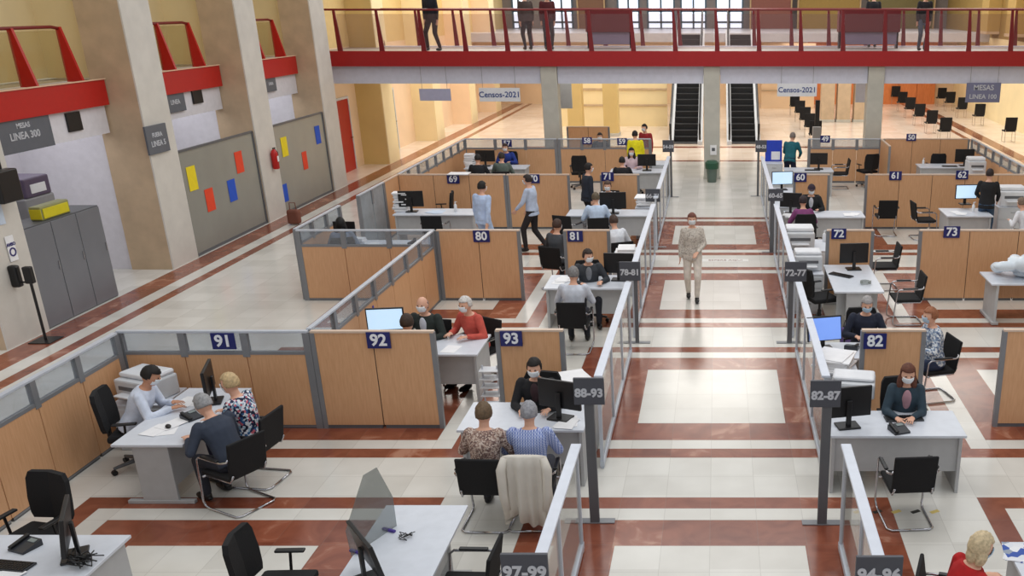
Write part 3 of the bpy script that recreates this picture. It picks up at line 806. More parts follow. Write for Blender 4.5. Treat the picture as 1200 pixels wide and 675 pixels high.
def person(label, head_px, face, pose='sit', lean=10, top=(40, 40, 46), legs=(36, 38, 48), hair=DKH, style='short', mask=MASK,
           female=False, hands=None, feet=None, headturn=0, nod=0, skin=SKIN, topmat=None, scale=1., at_h=None, base=None,
           vox=None, crouch=0, skirt=False, group=None, cap=None, zoff=0., inner=None):
    sh = .155 if female else .178
    P = V((0, 0, .56 if pose == 'sit' else .93 - crouch))
    la = R(lean); u = V((0, math.sin(la), math.cos(la)))
    side = V((1, 0, 0)); f = V((0, math.cos(la), -math.sin(la)))
    SH = P + u * .455
    nu = V((0, math.sin(la * .8 + R(6)), math.cos(la * .8 + R(6))))
    N1 = P + u*.5; HC = N1 + nu * .165 + V((0, .015, 0))
    Hm = Matrix.Translation(HC) @ Matrix.Rotation(R(headturn), 4, 'Z') @ Matrix.Rotation(-R(nod + lean*.4), 4, 'X')
    # where it stands
    rz = R(face)
    if base is not None: loc = V(base)
    else:
        g = at(head_px[0], head_px[1], HC.z * scale + zoff)
        off = Matrix.Rotation(rz, 3, 'Z') @ V((HC.x, HC.y, 0)) * scale
        loc = V((g.x - off.x, g.y - off.y, zoff))
    far = loc.y
    vx = vox or (.011 if far < 14 else .014 if far < 20 else .018)
    t = thing('person', label, 'person', loc, rz, group); t.scale = (scale,) * 3
    # limbs
    if hands is None: hands = [(-.16, .36, .80), (.16, .36, .80)] if pose == 'sit' else [(-.22, .06, .80), (.22, .06, .80)]
    if feet is None: feet = [(-.13, .40, .09), (.13, .42, .09)] if pose == 'sit' else [(-.1, 0, .09), (.1, .02, .09)]
    arms, lgs = [], []
    for s, T in zip((-1, 1), hands):
        S = SH + side * sh * s
        E, T = ik(S, T, .28, .25, (s*.7, -.5, -.8)); arms.append((S, E, T, s))
    for s, T in zip((-1, 1), feet):
        S = P + V((s*.092, 0, -.04))
        K, T = ik(S, T, .43, .42, (s*.1, 1, .5 if pose == 'sit' else 0)); lgs.append((S, K, T, s))
    bk = .01 if female else 0
    trunk = [(-.1, .13, .1), (-.04, .165, .12), (.03, .17, .125), (.14, .138 + (0 if female else .014), .105), (.24, .14 + (0 if female else .014), .11 + bk),
             (.34, .158 if female else .175, .12 + bk), (.42, .165 if female else .185, .105), (.475, .12, .08), (.515, .06, .058)]
    bm = B()
    loft(bm, P, u, trunk)
    capsule(bm, N1 - u*.04, HC - nu*.06, .055, .052)
    ell(bm, HC + V((0, 0, .0)), (.076, .095, .113), Hm.to_3x3(), 20, 14)
    q = Hm @ V((0, .03, -.055)); ell(bm, q, (.058, .066, .066), Hm.to_3x3(), 14, 10)
    q = Hm @ V((0, .1, -.012)); ell(bm, q, (.013, .018, .024), Hm.to_3x3(), 8, 6)
    for s in (-1, 1): ell(bm, Hm @ V((s*.078, -.005, -.005)), (.012, .02, .032), Hm.to_3x3(), 8, 6)
    for S, E, T, s in arms:
        capsule(bm, S, E, .05, .04); capsule(bm, E, T, .04, .027)
    for S, K, T, s in lgs:
        capsule(bm, S, K, .083, .056); capsule(bm, K, T, .056, .036); capsule(bm, K + (T-K)*.2 + V((0, -.012, 0)), K + (T-K)*.5, .05, .04)
    # hands: palm, four fingers, thumb
    hx = .0085 if far < 14 else .0105
    for S, E, T, s in arms:
        fw = (T - E).normalized()
        if pose == 'sit' or T.z > 1.0: fw = (fw + V((0, .5, 0))).normalized(); fw.z *= .4; fw.normalize()
        sd = fw.cross(V((0, 0, 1)))
        sd = sd.normalized() if sd.length > .3 else V((0, 1, 0))
        if pose != 'sit' and fw.z < -.6: sd = V((0, 1, 0)); sd = (sd - fw*sd.dot(fw)).normalized()
        inward = -s if sd.x > 0 else s
        dn = fw.cross(sd).normalized()
        if dn.z > 0 and abs(dn.z) > .3: dn = -dn
        rot = Matrix((sd, fw, sd.cross(fw))).transposed()
        ell(bm, T + fw*.045, (.042, .055, .018), rot, 10, 8)
        for k, (o, l) in enumerate(((-.033, .062), (-.011, .078), (.011, .082), (.033, .07))):
            a = T + fw*.085 + sd*o; b = a + fw*l*.5 + dn*.006 + sd*o*.15; c = b + fw*l*.42 + dn*.018
            capsule(bm, a, b, hx, hx*.95, 6); capsule(bm, b, c, hx*.95, hx*.8, 6)
        a = T + fw*.02 + sd*inward*.03; b = a + fw*.035 + sd*inward*.028; c = b + fw*.03 + sd*inward*.004
        capsule(bm, a, b, hx*1.25, hx*1.1, 6); capsule(bm, b, c, hx*1.1, hx*.9, 6)
    mobj('body', baked(bm, vx*.8 if far < 14 else vx, 2), skin, t)
    # garments
    tm = topmat or cloth(top)
    bm = B()
    hem = .0 if pose == 'sit' else -.06
    rings = [(hem - .05, .178, .13)] + [r for r in trunk if r[0] > hem and r[0] < .5] + [(.5, .085, .07)]
    loft(bm, P, u, rings, .016)
    for S, E, T, s in arms:
        W = T + (E - T).normalized() * .015
        capsule(bm, S, E, .066, .053); capsule(bm, E, W, .054, .038)
    mobj('top', baked(bm, vx*1.05, 3), tm, t)
    bm = B()
    loft(bm, P, u, [(-.12, .12, .1), (-.04, .175, .13), (.02, .178, .13), (.06, .165, .12)], .008)
    if skirt:
        rr = [(P.z + .04, .17, .13), (P.z - .15, .2, .17), (P.z - .5, .24, .2)]
        rring(bm, [[V((w*math.cos(2*PI*k/18), d*math.sin(2*PI*k/18), z)) for k in range(18)] for z, w, d in rr])
    for S, K, T, s in lgs:
        capsule(bm, S, K, .097, .07); capsule(bm, K, T + V((0, 0, .02)), .069, .052)
    mobj('trousers', baked(bm, vx*1.05, 3), cloth(legs), t)
    for S, K, T, s in lgs:
        bm = B(); ell(bm, (T.x, T.y + .06, T.z - .045), (.046, .135, .045), None, 12, 8); ell(bm, (T.x, T.y, T.z - .02), (.045, .055, .05), None, 10, 8)
        for vv in bm.verts: vv.co.z = max(vv.co.z, T.z - .088)
        obj('shoe', bm, BLACKP, t, True)
    if inner:
        bm = B(); q = P + u*.375 + f*(.114 + bk)
        rot = Matrix((side, f, u)).transposed()
        ell(bm, q, (.055, .03, .13), rot, 12, 10); obj('shirt_front', bm, cloth(inner), t, True)
    # head dressing
    bm = B()
    if style in ('short', 'long', 'bob', 'bun'):
        zc = -.35 if style == 'short' else -.6
        patch(bm, (.09, .108, .124), lambda c: not (c.y > .30 and c.z < .5) and c.z > zc and not (c.y > -.05 and c.z < -.1 and style == 'short'), .016, Hm @ Matrix.Translation((0, -.006, .006)))
    if style == 'bald':
        patch(bm, (.085, .103, .12), lambda c: c.y < .1 and -.4 < c.z < .35, .01, Hm)
    if style in ('long', 'bob'):
        dz = -.15 if style == 'long' else -.07
        for s in (-1, 0, 1):
            ell(bm, Hm @ V((s*(.075 if style == 'long' else .055), -.055 if s == 0 else -.01, dz)), (.042 if s else .06, .05, .15 if style == 'long' else .085), Hm.to_3x3(), 12, 8)
    if style == 'bun': ell(bm, Hm @ V((0, -.12, .05)), .045)
    ctr = Hm @ V((0, 0, 0))
    for vv in bm.verts:
        if (vv.co - ctr).length > .098: vv.co += (vv.co - ctr).normalized() * random.uniform(-.003, .006)
    me = bpy.data.meshes.new('hair'); bm.to_mesh(me); bm.free()
    for pl in me.polygons: pl.use_smooth = True
    mobj('hair', me, hair_mat(hair), t)
    if cap:
        bm = B(); patch(bm, (.098, .116, .13), lambda c: c.z > .25, .01, Hm); box(bm, Hm @ V((0, .12, .045)), (.13, .09, .008), Hm.to_3x3().to_4x4()); obj('cap', bm, cloth(cap), t)
    if mask:
        bm = B(); patch(bm, (.083, .117, .125), lambda c: c.y > .35 and -.85 < c.z < -.05 and abs(c.x) < .8, .006, Hm); obj('face_mask', bm, mask, t, True)
    else:
        bm = B(); ell(bm, Hm @ V((0, .092, -.055)), (.024, .008, .007), Hm.to_3x3(), 10, 6); obj('mouth', bm, mat('lips', (160, 84, 76), .5), t, True)
    bm = B()
    for s in (-1, 1): ell(bm, Hm @ V((s*.03, .086, .012)), (.012, .008, .007), Hm.to_3x3(), 8, 6)
    obj('eyes', bm, mat('dark eyes', (34, 26, 24), .3), t, True)
    return t

# ---------------------------------------------------------------- furniture
def visitor_chair(name, label, loc, face, group='black cantilever visitor chairs'):
    t = thing('visitor_chair', label, 'chair', loc, R(face), group)
    bm = B(); box(bm, (0, .02, .445), (.47, .46, .05), None, .018); obj('seat', bm, BLACKF, t)
    bm = B(); box(bm, (0, -.245, .66), (.46, .035, .44), Matrix.Rotation(R(9), 4, 'X'), .015); obj('backrest', bm, BLACKF, t)
    bm = B(); r = .0125
    for s in (-1, 1):
        tube(bm, [(0, -.26, .014), (s*.2, -.26, .014), (s*.245, -.22, .014), (s*.25, .2, .014), (s*.255, .26, .04), (s*.265, .27, .1), (s*.27, .24, .42), (s*.27, .22, .62), (s*.27, .18, .655), (s*.27, -.18, .66), (s*.24, -.235, .67), (s*.22, -.245, .7)], r, 8)
    tube(bm, [(-.26, .2, .41), (.26, .2, .41)], r); tube(bm, [(-.22, .2, .41), (-.21, -.2, .41), (-.2, -.25, .5)], r); tube(bm, [(.22, .2, .41), (.21, -.2, .41), (.2, -.25, .5)], r)
    obj('frame', bm, CHROME, t, True)
    for s in (-1, 1):
        bm = B(); box(bm, (s*.27, 0, .675), (.045, .26, .022), None, .008); obj('armrest', bm, BLACKP, t)
    return t
def office_chair(label, loc, face, group='black swivel office chairs', dark=True):
    t = thing('office_chair', label, 'chair', loc, R(face), group)
    bm = B(); box(bm, (0, .02, .47), (.5, .48, .08), None, .03); obj('seat', bm, BLACKF, t)
    bm = B()
    rr = []
    for z, w, y in ((.55, .2, -.235), (.6, .225, -.24), (.75, .235, -.25), (.95, .225, -.275), (1.02, .19, -.285)):
        rr.append([V((-w, y + .03, z)), V((0, y - .005, z)), V((w, y + .03, z)), V((w, y - .02, z)), V((0, y - .055, z)), V((-w, y - .02, z))])
    rring(bm, rr); obj('backrest', bm, BLACKF, t)
    bm = B(); box(bm, (0, -.27, .52), (.08, .03, .3), None, .01); tube(bm, [(0, 0, .1), (0, 0, .25), (0, 0, .26), (0, 0, .43)], [.035, .035, .022, .022]); obj('column', bm, BLACKP, t)
    bm = B()
    for k in range(5):
        a = 2*PI*k/5 + .3
        tube(bm, [(0, 0, .12), (.3*math.cos(a), .3*math.sin(a), .085)], [.03, .018], 6)
    obj('star_base', bm, mat('grey plastic base', (96, 98, 100), .4), t)
    for k in range(5):
        a = 2*PI*k/5 + .3
        bm = B(); c = V((.3*math.cos(a), .3*math.sin(a), .033)); d = V((-math.sin(a), math.cos(a), 0))*.022
        tube(bm, [c - d, c + d], .032, 12); obj('caster', bm, BLACKP, t)
    for s in (-1, 1):
        bm = B(); box(bm, (s*.275, .02, .68), (.06, .26, .025), None, .01); tube(bm, [(s*.275, .02, .67), (s*.275, 0, .47), (s*.2, 0, .44)], .014); obj('armrest', bm, BLACKP, t)
    return t
def desk(label, x0, x1, y0, y1, h=.74, modesty=('front',), sides='panel', topm=DESKW, group='pale office desks'):
    w, d = x1 - x0, y1 - y0
    t = thing('desk', label, 'desk', ((x0+x1)/2, (y0+y1)/2, 0), group=group)
    bm = B(); box(bm, (0, 0, h - .015), (w, d, .03), None, .004); obj('desktop', bm, topm, t)
    if w >= d:
        for s in (-1, 1):
            bm = B(); box(bm, (s*(w/2 - .05), 0, (h-.03)/2), (.04, d*.86, h - .03), None, .004); obj('leg_panel', bm, DESKG, t)
    else:
        for s in (-1, 1):
            bm = B(); box(bm, (0, s*(d/2 - .06), (h-.03)/2), (w*.5, .04, h - .03), None, .004); box(bm, (0, s*(d/2-.06), .02), (w*.95, .06, .04), None, .004); obj('leg_panel', bm, DESKG, t)
    bm = B()
    if 'front' in modesty: box(bm, (0, -d*.36, h - .26), (w - .14, .02, .44))
    if 'back' in modesty: box(bm, (0, d*.36, h - .26), (w - .14, .02, .44))
    if 'right' in modesty: box(bm, (w*.2, 0, h - .3), (.02, d - .16, .5))
    if 'left' in modesty: box(bm, (-w*.2, 0, h - .3), (.02, d - .16, .5))
    obj('modesty_panel', bm, DESKG, t)
    return t
SCR_DK = mat('dark monitor display', (26, 28, 34), .15)
SCR_BL = mat('lit blue monitor display', (120, 150, 210), .3, emit=(110, 150, 235), estr=.7)
SCR_WH = mat('lit pale monitor display', (190, 215, 235), .3, emit=(185, 215, 240), estr=.75)
def monitor(label, loc, face, disp=None, w=.52, tilt=0, hh=.33):
    """display looks along local -Y"""
    t = thing('monitor', label, 'monitor', loc, R(face), 'computer monitors on the desks')
    bm = B(); box(bm, (0, .03, .012), (.26, .2, .022), None, .008); obj('base', bm, BLACKP, t)
    bm = B(); box(bm, (0, .06, .17), (.06, .03, .32), None, .006); obj('stand', bm, BLACKP, t)
    Tm = Matrix.Rotation(R(tilt), 4, 'X')
    bm = B(); box(bm, (0, .02, .3), (w, .035, hh), Tm, .006); obj('housing', bm, BLACKP, t)
    bm = B(); box(bm, (0, .0 , .3), (w - .035, .006, hh - .035), Tm); obj('display', bm, disp or SCR_DK, t)
    return t
def keyboard(label, loc, face):
    t = thing('keyboard', label, 'keyboard', loc, R(face), 'dark keyboards on the desks')
    bm = B(); box(bm, (0, 0, .01), (.44, .15, .018), None, .004); obj('case', bm, mat('dark grey keyboard', (54, 56, 60), .5), t)
    bm = B()
    for r in range(5):
        for c in range(15): box(bm, (-.196 + c*.028, -.052 + r*.026, .022), (.022, .02, .008))
    o = obj('keys', bm, BLACKP, t)
    return t
def desk_phone(label, loc, face):
    t = thing('desk_phone', label, 'telephone', loc, R(face), 'dark desk phones')
    bm = B(); rring(bm, [[V((x, -.09, .0)), V((x, .09, .0)), V((x, .09, .06)), V((x, -.09, .02))] for x in (-.09, .1)]); obj('base', bm, mat('dark phone plastic', (48, 50, 56), .4), t)
    bm = B(); box(bm, (-.06, 0, .055), (.04, .19, .025), Matrix.Rotation(R(12), 4, 'X'), .01); obj('handset', bm, BLACKP, t)
    bm = B(); box(bm, (.04, .05, .055), (.08, .04, .006), Matrix.Rotation(R(12), 4, 'X')); obj('display', bm, mat('phone display', (130, 140, 140), .3), t)
    return t
def mouse(label, loc, face=0):
    bm = B(); ell(bm, (0, 0, .012), (.03, .052, .02))
    for v_ in bm.verts: v_.co.z = max(0, v_.co.z)
    o = obj('computer_mouse', bm, BLACKP, None, True, loc, R(face)); return tagp(o, label, 'mouse', 'computer mice')
def papers(label, loc, n=3, spread=.06, m=None, sz=(.21, .297), face=0, name='paper_sheets', cat='papers'):
    bm = B()
    for k in range(n):
        box(bm, (random.uniform(-spread, spread), random.uniform(-spread, spread), .002 + k*.004), (sz[0], sz[1], .003), R(random.uniform(-25, 25)))
    o = obj(name, bm, m or PAPER, None, False, loc, R(face)); return tagp(o, label, cat, 'loose papers on the desks')
def paper_pile(label, loc, face=0, h=.14, w=.3, d=.4):
    bm = B(); z = 0; k = 0
    while z < h:
        th = random.uniform(.012, .03)
        box(bm, (random.uniform(-.03, .03), random.uniform(-.03, .03), z + th/2), (w*random.uniform(.8, 1), d*random.uniform(.8, 1), th), R(random.uniform(-9, 9))); z += th
    o = obj('paper_pile', bm, PAPER, None, False, loc, R(face)); return tagp(o, label, 'papers', 'piles of files on the side units')
def bottle(label, loc, m=WHITEP):
    t = thing('bottle', label, 'bottle', loc, 0, 'hand gel bottles')
    bm = B(); tube(bm, [(0, 0, 0), (0, 0, .005), (0, 0, .15), (0, 0, .18)], [.03, .035, .035, .014], 12); obj('body', bm, m, t, True)
    bm = B(); tube(bm, [(0, 0, .18), (0, 0, .22)], .012); box(bm, (.02, 0, .225), (.05, .015, .012)); obj('pump', bm, WHITEP, t)
def printer(label, loc, face, w=.5, d=.45, h=.38, m=OFFW):
    t = thing('printer', label, 'printer', loc, R(face), 'office printers')
    bm = B(); box(bm, (0, 0, h*.4), (w, d, h*.8), None, .025); obj('body', bm, m, t)
    bm = B(); box(bm, (0, .03, h*.9), (w*.96, d*.8, h*.2), None, .03); obj('scanner_lid', bm, WHITEP, t)
    bm = B(); box(bm, (0, -d/2, h*.5), (w*.7, .02, h*.14)); obj('output_slot', bm, DGREYM, t)
    bm = B(); box(bm, (0, -d/2 - .05, h*.3), (w*.6, .14, .02), None, .004); obj('paper_tray', bm, WHITEP, t)
    return t
def side_unit(label, x0, x1, y0, y1, h=.74, m=OFFW):
    t = thing('side_cabinet', label, 'cabinet', ((x0+x1)/2, (y0+y1)/2, 0), group='low side cabinets beside the desks')
    w, d = x1-x0, y1-y0
    bm = B(); box(bm, (0, 0, (h-.02)/2), (w, d, h-.02), None, .004); obj('body', bm, m, t)
    bm = B(); box(bm, (0, 0, h - .01), (w + .02, d + .02, .02), None, .004); obj('cabinet_top', bm, DESKW, t)
    n = 3
    for k in range(n):
        z0 = .05 + k*(h-.1)/n; bm = B(); box(bm, (0, -d/2 - .008, z0 + (h-.1)/n/2), (w - .03, .016, (h-.1)/n - .015), None, .003); dr = obj('drawer', bm, OFFW, t)
        bm = B(); box(bm, (0, -d/2 - .022, z0 + (h-.1)/n*.7), (.12, .012, .012)); obj('drawer_handle', bm, CHROME, dr)
    return t
# ================================================================ the cubicles
def fwd(face, y):            # offset of y metres along a heading
    a = R(face); return V((-math.sin(a)*y, math.cos(a)*y, 0))
def seated(label, head_px, face, chair='v', clabel=None, chface=None, cgroup=None, back=.0, **kw):
    p = person(label, head_px, face, 'sit', **kw)
    cf = face if chface is None else chface
    if chair:
        loc = p.location - fwd(cf, .0 + back) ; loc.z = 0
        if chair == 'v': visitor_chair('c', clabel, loc, cf)
        else: office_chair(clabel, loc, cf)
    return p

# ---- cubicle 91
desk('long pale desk with papers between the officer in white and the couple, near sign 91', -6.5, -5.72, 9.27, 10.9, modesty=('right',))
seated('person in a white shirt with dark hair leaning over a desk, below sign 91', (177, 440), -78, 'o', 'black office chair behind the officer in the white shirt, left', lean=26, top=(214, 222, 238), legs=(28, 28, 34), hair=DKH, nod=18,
       hands=[(-.05, .46, .79), (.16, .5, .79)], skin=SKIN2)
seated('grey haired person in a dark slate jacket, back turned, near sign 91', (238, 474), 62, 'v', 'black visitor chair under the grey haired person in the slate jacket', lean=30, top=(52, 60, 76), legs=(40, 42, 52), hair=GRH, nod=12,
       hands=[(-.2, .42, .78), (.1, .46, .78)])
seated('person in a flowery blue and white blouse with short blonde hair, near sign 91', (269, 449), 82, 'v', 'black visitor chair behind the person in the flowery blouse', lean=12, hair=BLH, female=True, style='short',
       topmat=pattern('flowery blouse', [(24, 34, 70), (226, 230, 236), (40, 90, 140), (220, 220, 226), (196, 96, 110), (20, 26, 52), (150, 180, 200)], 42), legs=(34, 36, 60))
side_unit('low pale cabinet under the printer in the corner left of sign 91', -7.35, -6.72, 10.65, 11.2, .62)
printer('white printer in the corner left of sign 91', (-7.03, 10.93, .62), -20, .55, .45, .34)
monitor('thin dark monitor seen edge on in front of the flowery blouse, below sign 91', (-6.0, 10.45, .74), -72)
papers('white sheets in front of the officer in the white shirt', (-6.15, 9.72, .741), 3, .08)
papers('open white forms beside the dark mouse pad on desk 91', (-6.25, 10.45, .741), 2, .05)
desk_phone('dark desk phone on desk 91 near the slate jacket', (-5.98, 9.98, .741), 60)
mouse('black mouse near the papers on desk 91', (-6.1, 9.5 + .2, .755), 40)

# ---- cubicle behind sign 92
desk('pale desk behind sign 92, open legs to the right', -4.9, -3.2, 12.1, 12.95, modesty=('front',))
monitor('monitor with a bright pale screen behind sign 92', (-4.62, 12.72, .74), 8, SCR_WH, .52)
seated('person with only the dark crown of the head showing over sign 92', (477, 378), 0, 'o', 'black office chair hidden behind the partition with sign 92', lean=6, top=(60, 66, 60), hair=(60, 44, 34), mask=None)
seated('person in a dark green jacket with grey hair facing the camera, behind sign 92', (495, 357), 172, 'v', 'black visitor chair behind the person in the dark green jacket', lean=8, inner=(196, 200, 210), top=(38, 46, 44), hair=(120, 100, 92), style='bald', mask=MASK)
seated('person in a coral red cardigan with white hair at the desk behind sign 92', (545, 357), 150, 'v', 'black visitor chair behind the coral red cardigan', lean=14, top=(196, 84, 72), hair=WHH, female=True, legs=(60, 50, 50))
papers('white sheet on the bare desk behind sign 92', (-3.6, 12.3, .741), 1, .01)
desk_phone('dark phone at the front of the desk behind sign 92', (-4.05, 12.45, .741), 10)
t = thing('cable_rack', 'light metal cable rack beside the desk behind sign 92', 'rack', (-3.02, 12.0, 0))
bm = B(); box(bm, (0, 0, .02), (.3, .3, .02)); tube(bm, [(-.1, 0, .02), (-.1, 0, .62)], .012); tube(bm, [(.1, 0, .02), (.1, 0, .62)], .012); obj('stand', bm, LGREYM, t)
bm = B()
for k in range(4): box(bm, (0, 0, .2 + k*.12), (.26, .2, .012))
obj('shelves', bm, OFFW, t)
bm = B(); bm2 = box(bm, (0, 0, 0), (.05, .008, .08), None, .003); o = obj('sticker', bm, mat('violet sticker', (70, 60, 170), .5), loc=(-5.13 + .0, 14.0, .95), rz=PI/2)
o.location = (-5.1, 13.6, .93); tagp(o, 'small violet sticker on the wood partition left of the green jacket', 'sticker')

# ---- cubicle 93
desk('pale desk of the officer in black, below sign 93', -2.85, -1.42, 9.65, 10.45, modesty=('front',))
seated('person in a black suit and white mask facing the camera, below sign 93', (626, 431), 178, 'o', 'black office chair behind the officer in the black suit', lean=6, top=(24, 24, 28), inner=(60, 40, 44), hair=DKH, nod=6, hands=[(-.2, .34, .8), (.12, .38, .8)])
seated('person in a beige patterned blouse, back turned, left of the blue checked shirt', (567, 484), -2, 'v', 'black visitor chair under the person in the patterned blouse', lean=8, female=True, hair=(104, 84, 62),
       topmat=pattern('beige patterned blouse', [(140, 112, 102), (200, 178, 162), (112, 86, 82), (214, 196, 184), (166, 138, 126)], 70), legs=(50, 50, 60), mask=None)
pc = seated('person in a blue checked shirt with grey hair, back turned, below the 88-93 sign', (620, 483), 2, 'v', 'visitor chair hung with a white coat', lean=8, hair=(150, 150, 156),
       topmat=pattern('blue checked shirt', [(84, 104, 176), (150, 168, 216), (206, 214, 236), (120, 138, 198)], 11, 'wave'), legs=(60, 62, 72), mask=None)
# white coat over the chair back
t = thing('coat', 'white coat draped over the chair of the person in the blue checked shirt', 'coat', (pc.location.x, pc.location.y - .28, 0), 0)
bm = B(); n = 80
def coat_ring(z, ax, ay, amp):
    fo = lambda k: amp*(math.sin(13*2*PI*k/n) + .6*math.sin(7*2*PI*k/n + 1))
    return [V((math.cos(2*PI*k/n)*(ax + .5*fo(k)), -.02 + math.sin(2*PI*k/n)*(ay + fo(k)), z + (1.6*amp*math.sin(3*2*PI*k/n + 2) if z < .3 else 0))) for k in range(n)]
rring(bm, [coat_ring(.925, .17, .015, 0), coat_ring(.91, .225, .04, .003), coat_ring(.8, .25, .045, .01), coat_ring(.6, .245, .05, .022), coat_ring(.35, .25, .055, .034), coat_ring(.18, .235, .05, .04)])
obj('cloth', bm, mat('white coat fabric', (218, 212, 202), .9, bump=.2), t, True)
for s in (-1, 1):
    bm = B(); tube(bm, [(s*.2, -.04, .9), (s*.235, -.07, .78), (s*.225, -.09, .5), (s*.2, -.09, .33)], [.035, .05, .045, .04], 10)
    obj('sleeve', bm, mat('white coat fabric', (218, 212, 202), .9, bump=.2), t, True)
monitor('black monitor turned from the camera on the desk of the officer in black', (-1.72, 10.0, .74), 160, None, .54, 0, .34)
keyboard('dark keyboard on the desk of the officer in black', (-2.0, 10.2, .741), 12)
side_unit('low pale cabinet piled with papers right of sign 93', -1.9, -1.42, 10.62, 11.25, .74)
paper_pile('pile of white papers on the cabinet right of sign 93', (-1.68, 10.95, .74), 30, .12, .38, .45)
papers('loose white papers on the desk below the 88-93 sign', (-1.6, 9.85, .741), 3, .06)
bm = B(); tube(bm, [(0, 0, 0), (0, 0, .09)], [.028, .034], 12); tagp(obj('pen_cup', bm, mat('violet plastic', (70, 50, 140), .4), None, True, (-1.86, 10.85, .74)), 'violet pen cup beside the papers right of sign 93', 'cup')

# ---- bottom centre desk
desk('large bare pale desk with an acrylic shield at the bottom centre', -3.08, -2.3, 6.25, 7.96, modesty=('right',))
t = thing('acrylic_shield', 'tall transparent acrylic shield on the bottom centre desk', 'screen', (-2.98, 7.3, .742), R(66))
bm = B(); rring(bm, [[V((x, y, z)) for x, z in ((-.26, 0), (.3, 0), (.3, .3), (.16, .66), (.0, .66), (-.28, .26))] for y in (-.003, .003)]); obj('sheet', bm, GLASSG, t)
for q in (-.2, .2):
    bm = B(); box(bm, (q, 0, .01), (.03, .14, .02), None, .003); obj('foot', bm, mat('violet plastic', (70, 50, 140), .4), t)
monitor('black monitor seen from the side on the bottom centre desk', (-2.78, 6.7, .74), 128, None, .54, -12, .34)
office_chair('black office chair left of the bottom centre desk', (-3.72, 6.98, 0), -88)
visitor_chair('c', 'empty black visitor chair right of the bottom centre desk', (-2.1, 7.02, 0), 88)
bm = B()
pts = [V((random.uniform(-.08, .08), random.uniform(-.08, .08), random.uniform(.008, .03))) for _ in range(16)]
tube(bm, pts, .004, 5); tagp(obj('cable_tangle', bm, BLACKP, None, True, (-2.72, 7.35, .74)), 'small tangle of dark cable on the bottom centre desk', 'cable')

# ---- bottom left desk
desk('pale desk in the bottom left corner with phone and keyboard', -7.2, -5.2, 6.5, 7.42, modesty=('back',))
office_chair('black office chair behind the monitor in the bottom left corner', (-6.4, 7.82, 0), 168)
monitor('black monitor seen edge on in the bottom left corner', (-5.5, 7.05, .74), -62, None, .52, -8, .36)
keyboard('black keyboard in the bottom left corner', (-5.95, 6.9, .741), -8)
desk_phone('dark desk phone on the bottom left desk', (-6.0, 7.2, .741), -20)
papers('white papers on the bottom left desk', (-5.9, 6.72, .741), 3, .06)
bm = B()
for q in range(7):
    pts = [V((random.uniform(-.14, .14), random.uniform(-.12, .12), random.uniform(.01, .12))) for _ in range(7)]
    tube(bm, pts, .006, 5)
tagp(obj('cable_tangle', bm, BLACKP, None, True, (-5.33, 6.92, .74)), 'bundle of black cables at the corner of the bottom left desk', 'cable')

# ---- right, officer 82
desk('wide pale desk with grey front below sign 82', 1.32, 2.84, 9.5, 10.2, modesty=('front',))
seated('person in a dark teal jacket with long brown hair, below sign 82', (1064, 438), 176, 'o', 'black office chair behind the person in the teal jacket', lean=8, inner=(176, 136, 146), top=(44, 62, 74), hair=(98, 56, 40), style='long', female=True, nod=8,
       hands=[(-.05, .4, .79), (.13, .42, .79)], chface=182)
monitor('large black monitor next to the 82-87 post', (1.54, 9.78, .74), 192, None, .54, 0, .36)
keyboard('dark keyboard in front of the person in the teal jacket', (2.22, 9.95, .741), 4)
desk_phone('small dark phone lying at the front edge of the desk below sign 82', (2.1, 9.62, .741), 20)
side_unit('low pale cabinet with papers left of sign 82', 1.4, 1.9, 10.35, 11.25, .7)
paper_pile('heap of white papers left of sign 82', (1.62, 10.7, .7), 12, .1, .44, .5)
paper_pile('second heap of white papers just behind, left of sign 82', (1.62, 11.65, .74), -20, .16, .45, .55)
side_unit('second low cabinet left of sign 82, behind the first', 1.4, 1.9, 11.4, 11.95, .74)
printer('rounded white printer behind the large black monitor', (1.72, 10.55 + .05, .8), -10, .52, .4, .24)
monitor('monitor with a lit blue screen above the papers left of sign 82', (1.55, 12.3, .74), 14, SCR_BL, .5, -12, .34)
visitor_chair('c', 'empty black visitor chair in front of the desk below sign 82', (2.1, 8.98, 0), 4)
for k in range(5):
    bm = B(); box(bm, (0, 0, .001), (.11, .05, .002), .5); tagp(obj('floor_mark', bm, mat('black tape', (40, 38, 30), .6) if k % 2 else mat('yellow tape', (214, 190, 110), .6), None, False, (1.62 + k*.21, 9.13, 0)),
        'short piece of hazard tape on the floor under the empty chair below sign 82', 'tape', 'hazard tape marks on the floor')

# ---- right, behind sign 82
desk('pale desk hidden behind sign 82 in front of the person in navy', 1.4, 2.75, 11.95, 12.6, modesty=('back',))
seated('person in a navy top with grey hair and pale mask, behind sign 82', (1016, 357), 180, 'o', 'black office chair behind the person in navy', lean=12, top=(34, 40, 58), hair=(160, 156, 156), mask=MASKB, nod=10)
seated('person in a pale blue patterned jacket with reddish hair, right of sign 82', (1090, 370), 104, 'v', 'black visitor chair under the person in the pale blue jacket', lean=8, hair=(150, 96, 66), female=True, style='short',
       topmat=pattern('pale blue patterned jacket', [(150, 168, 190), (206, 214, 222), (110, 130, 160), (222, 226, 230), (84, 100, 130)], 44), legs=(44, 56, 84), mask=MASKB)
desk_phone('dark phone on the desk behind sign 82', (1.95, 12.35, .741), 160)

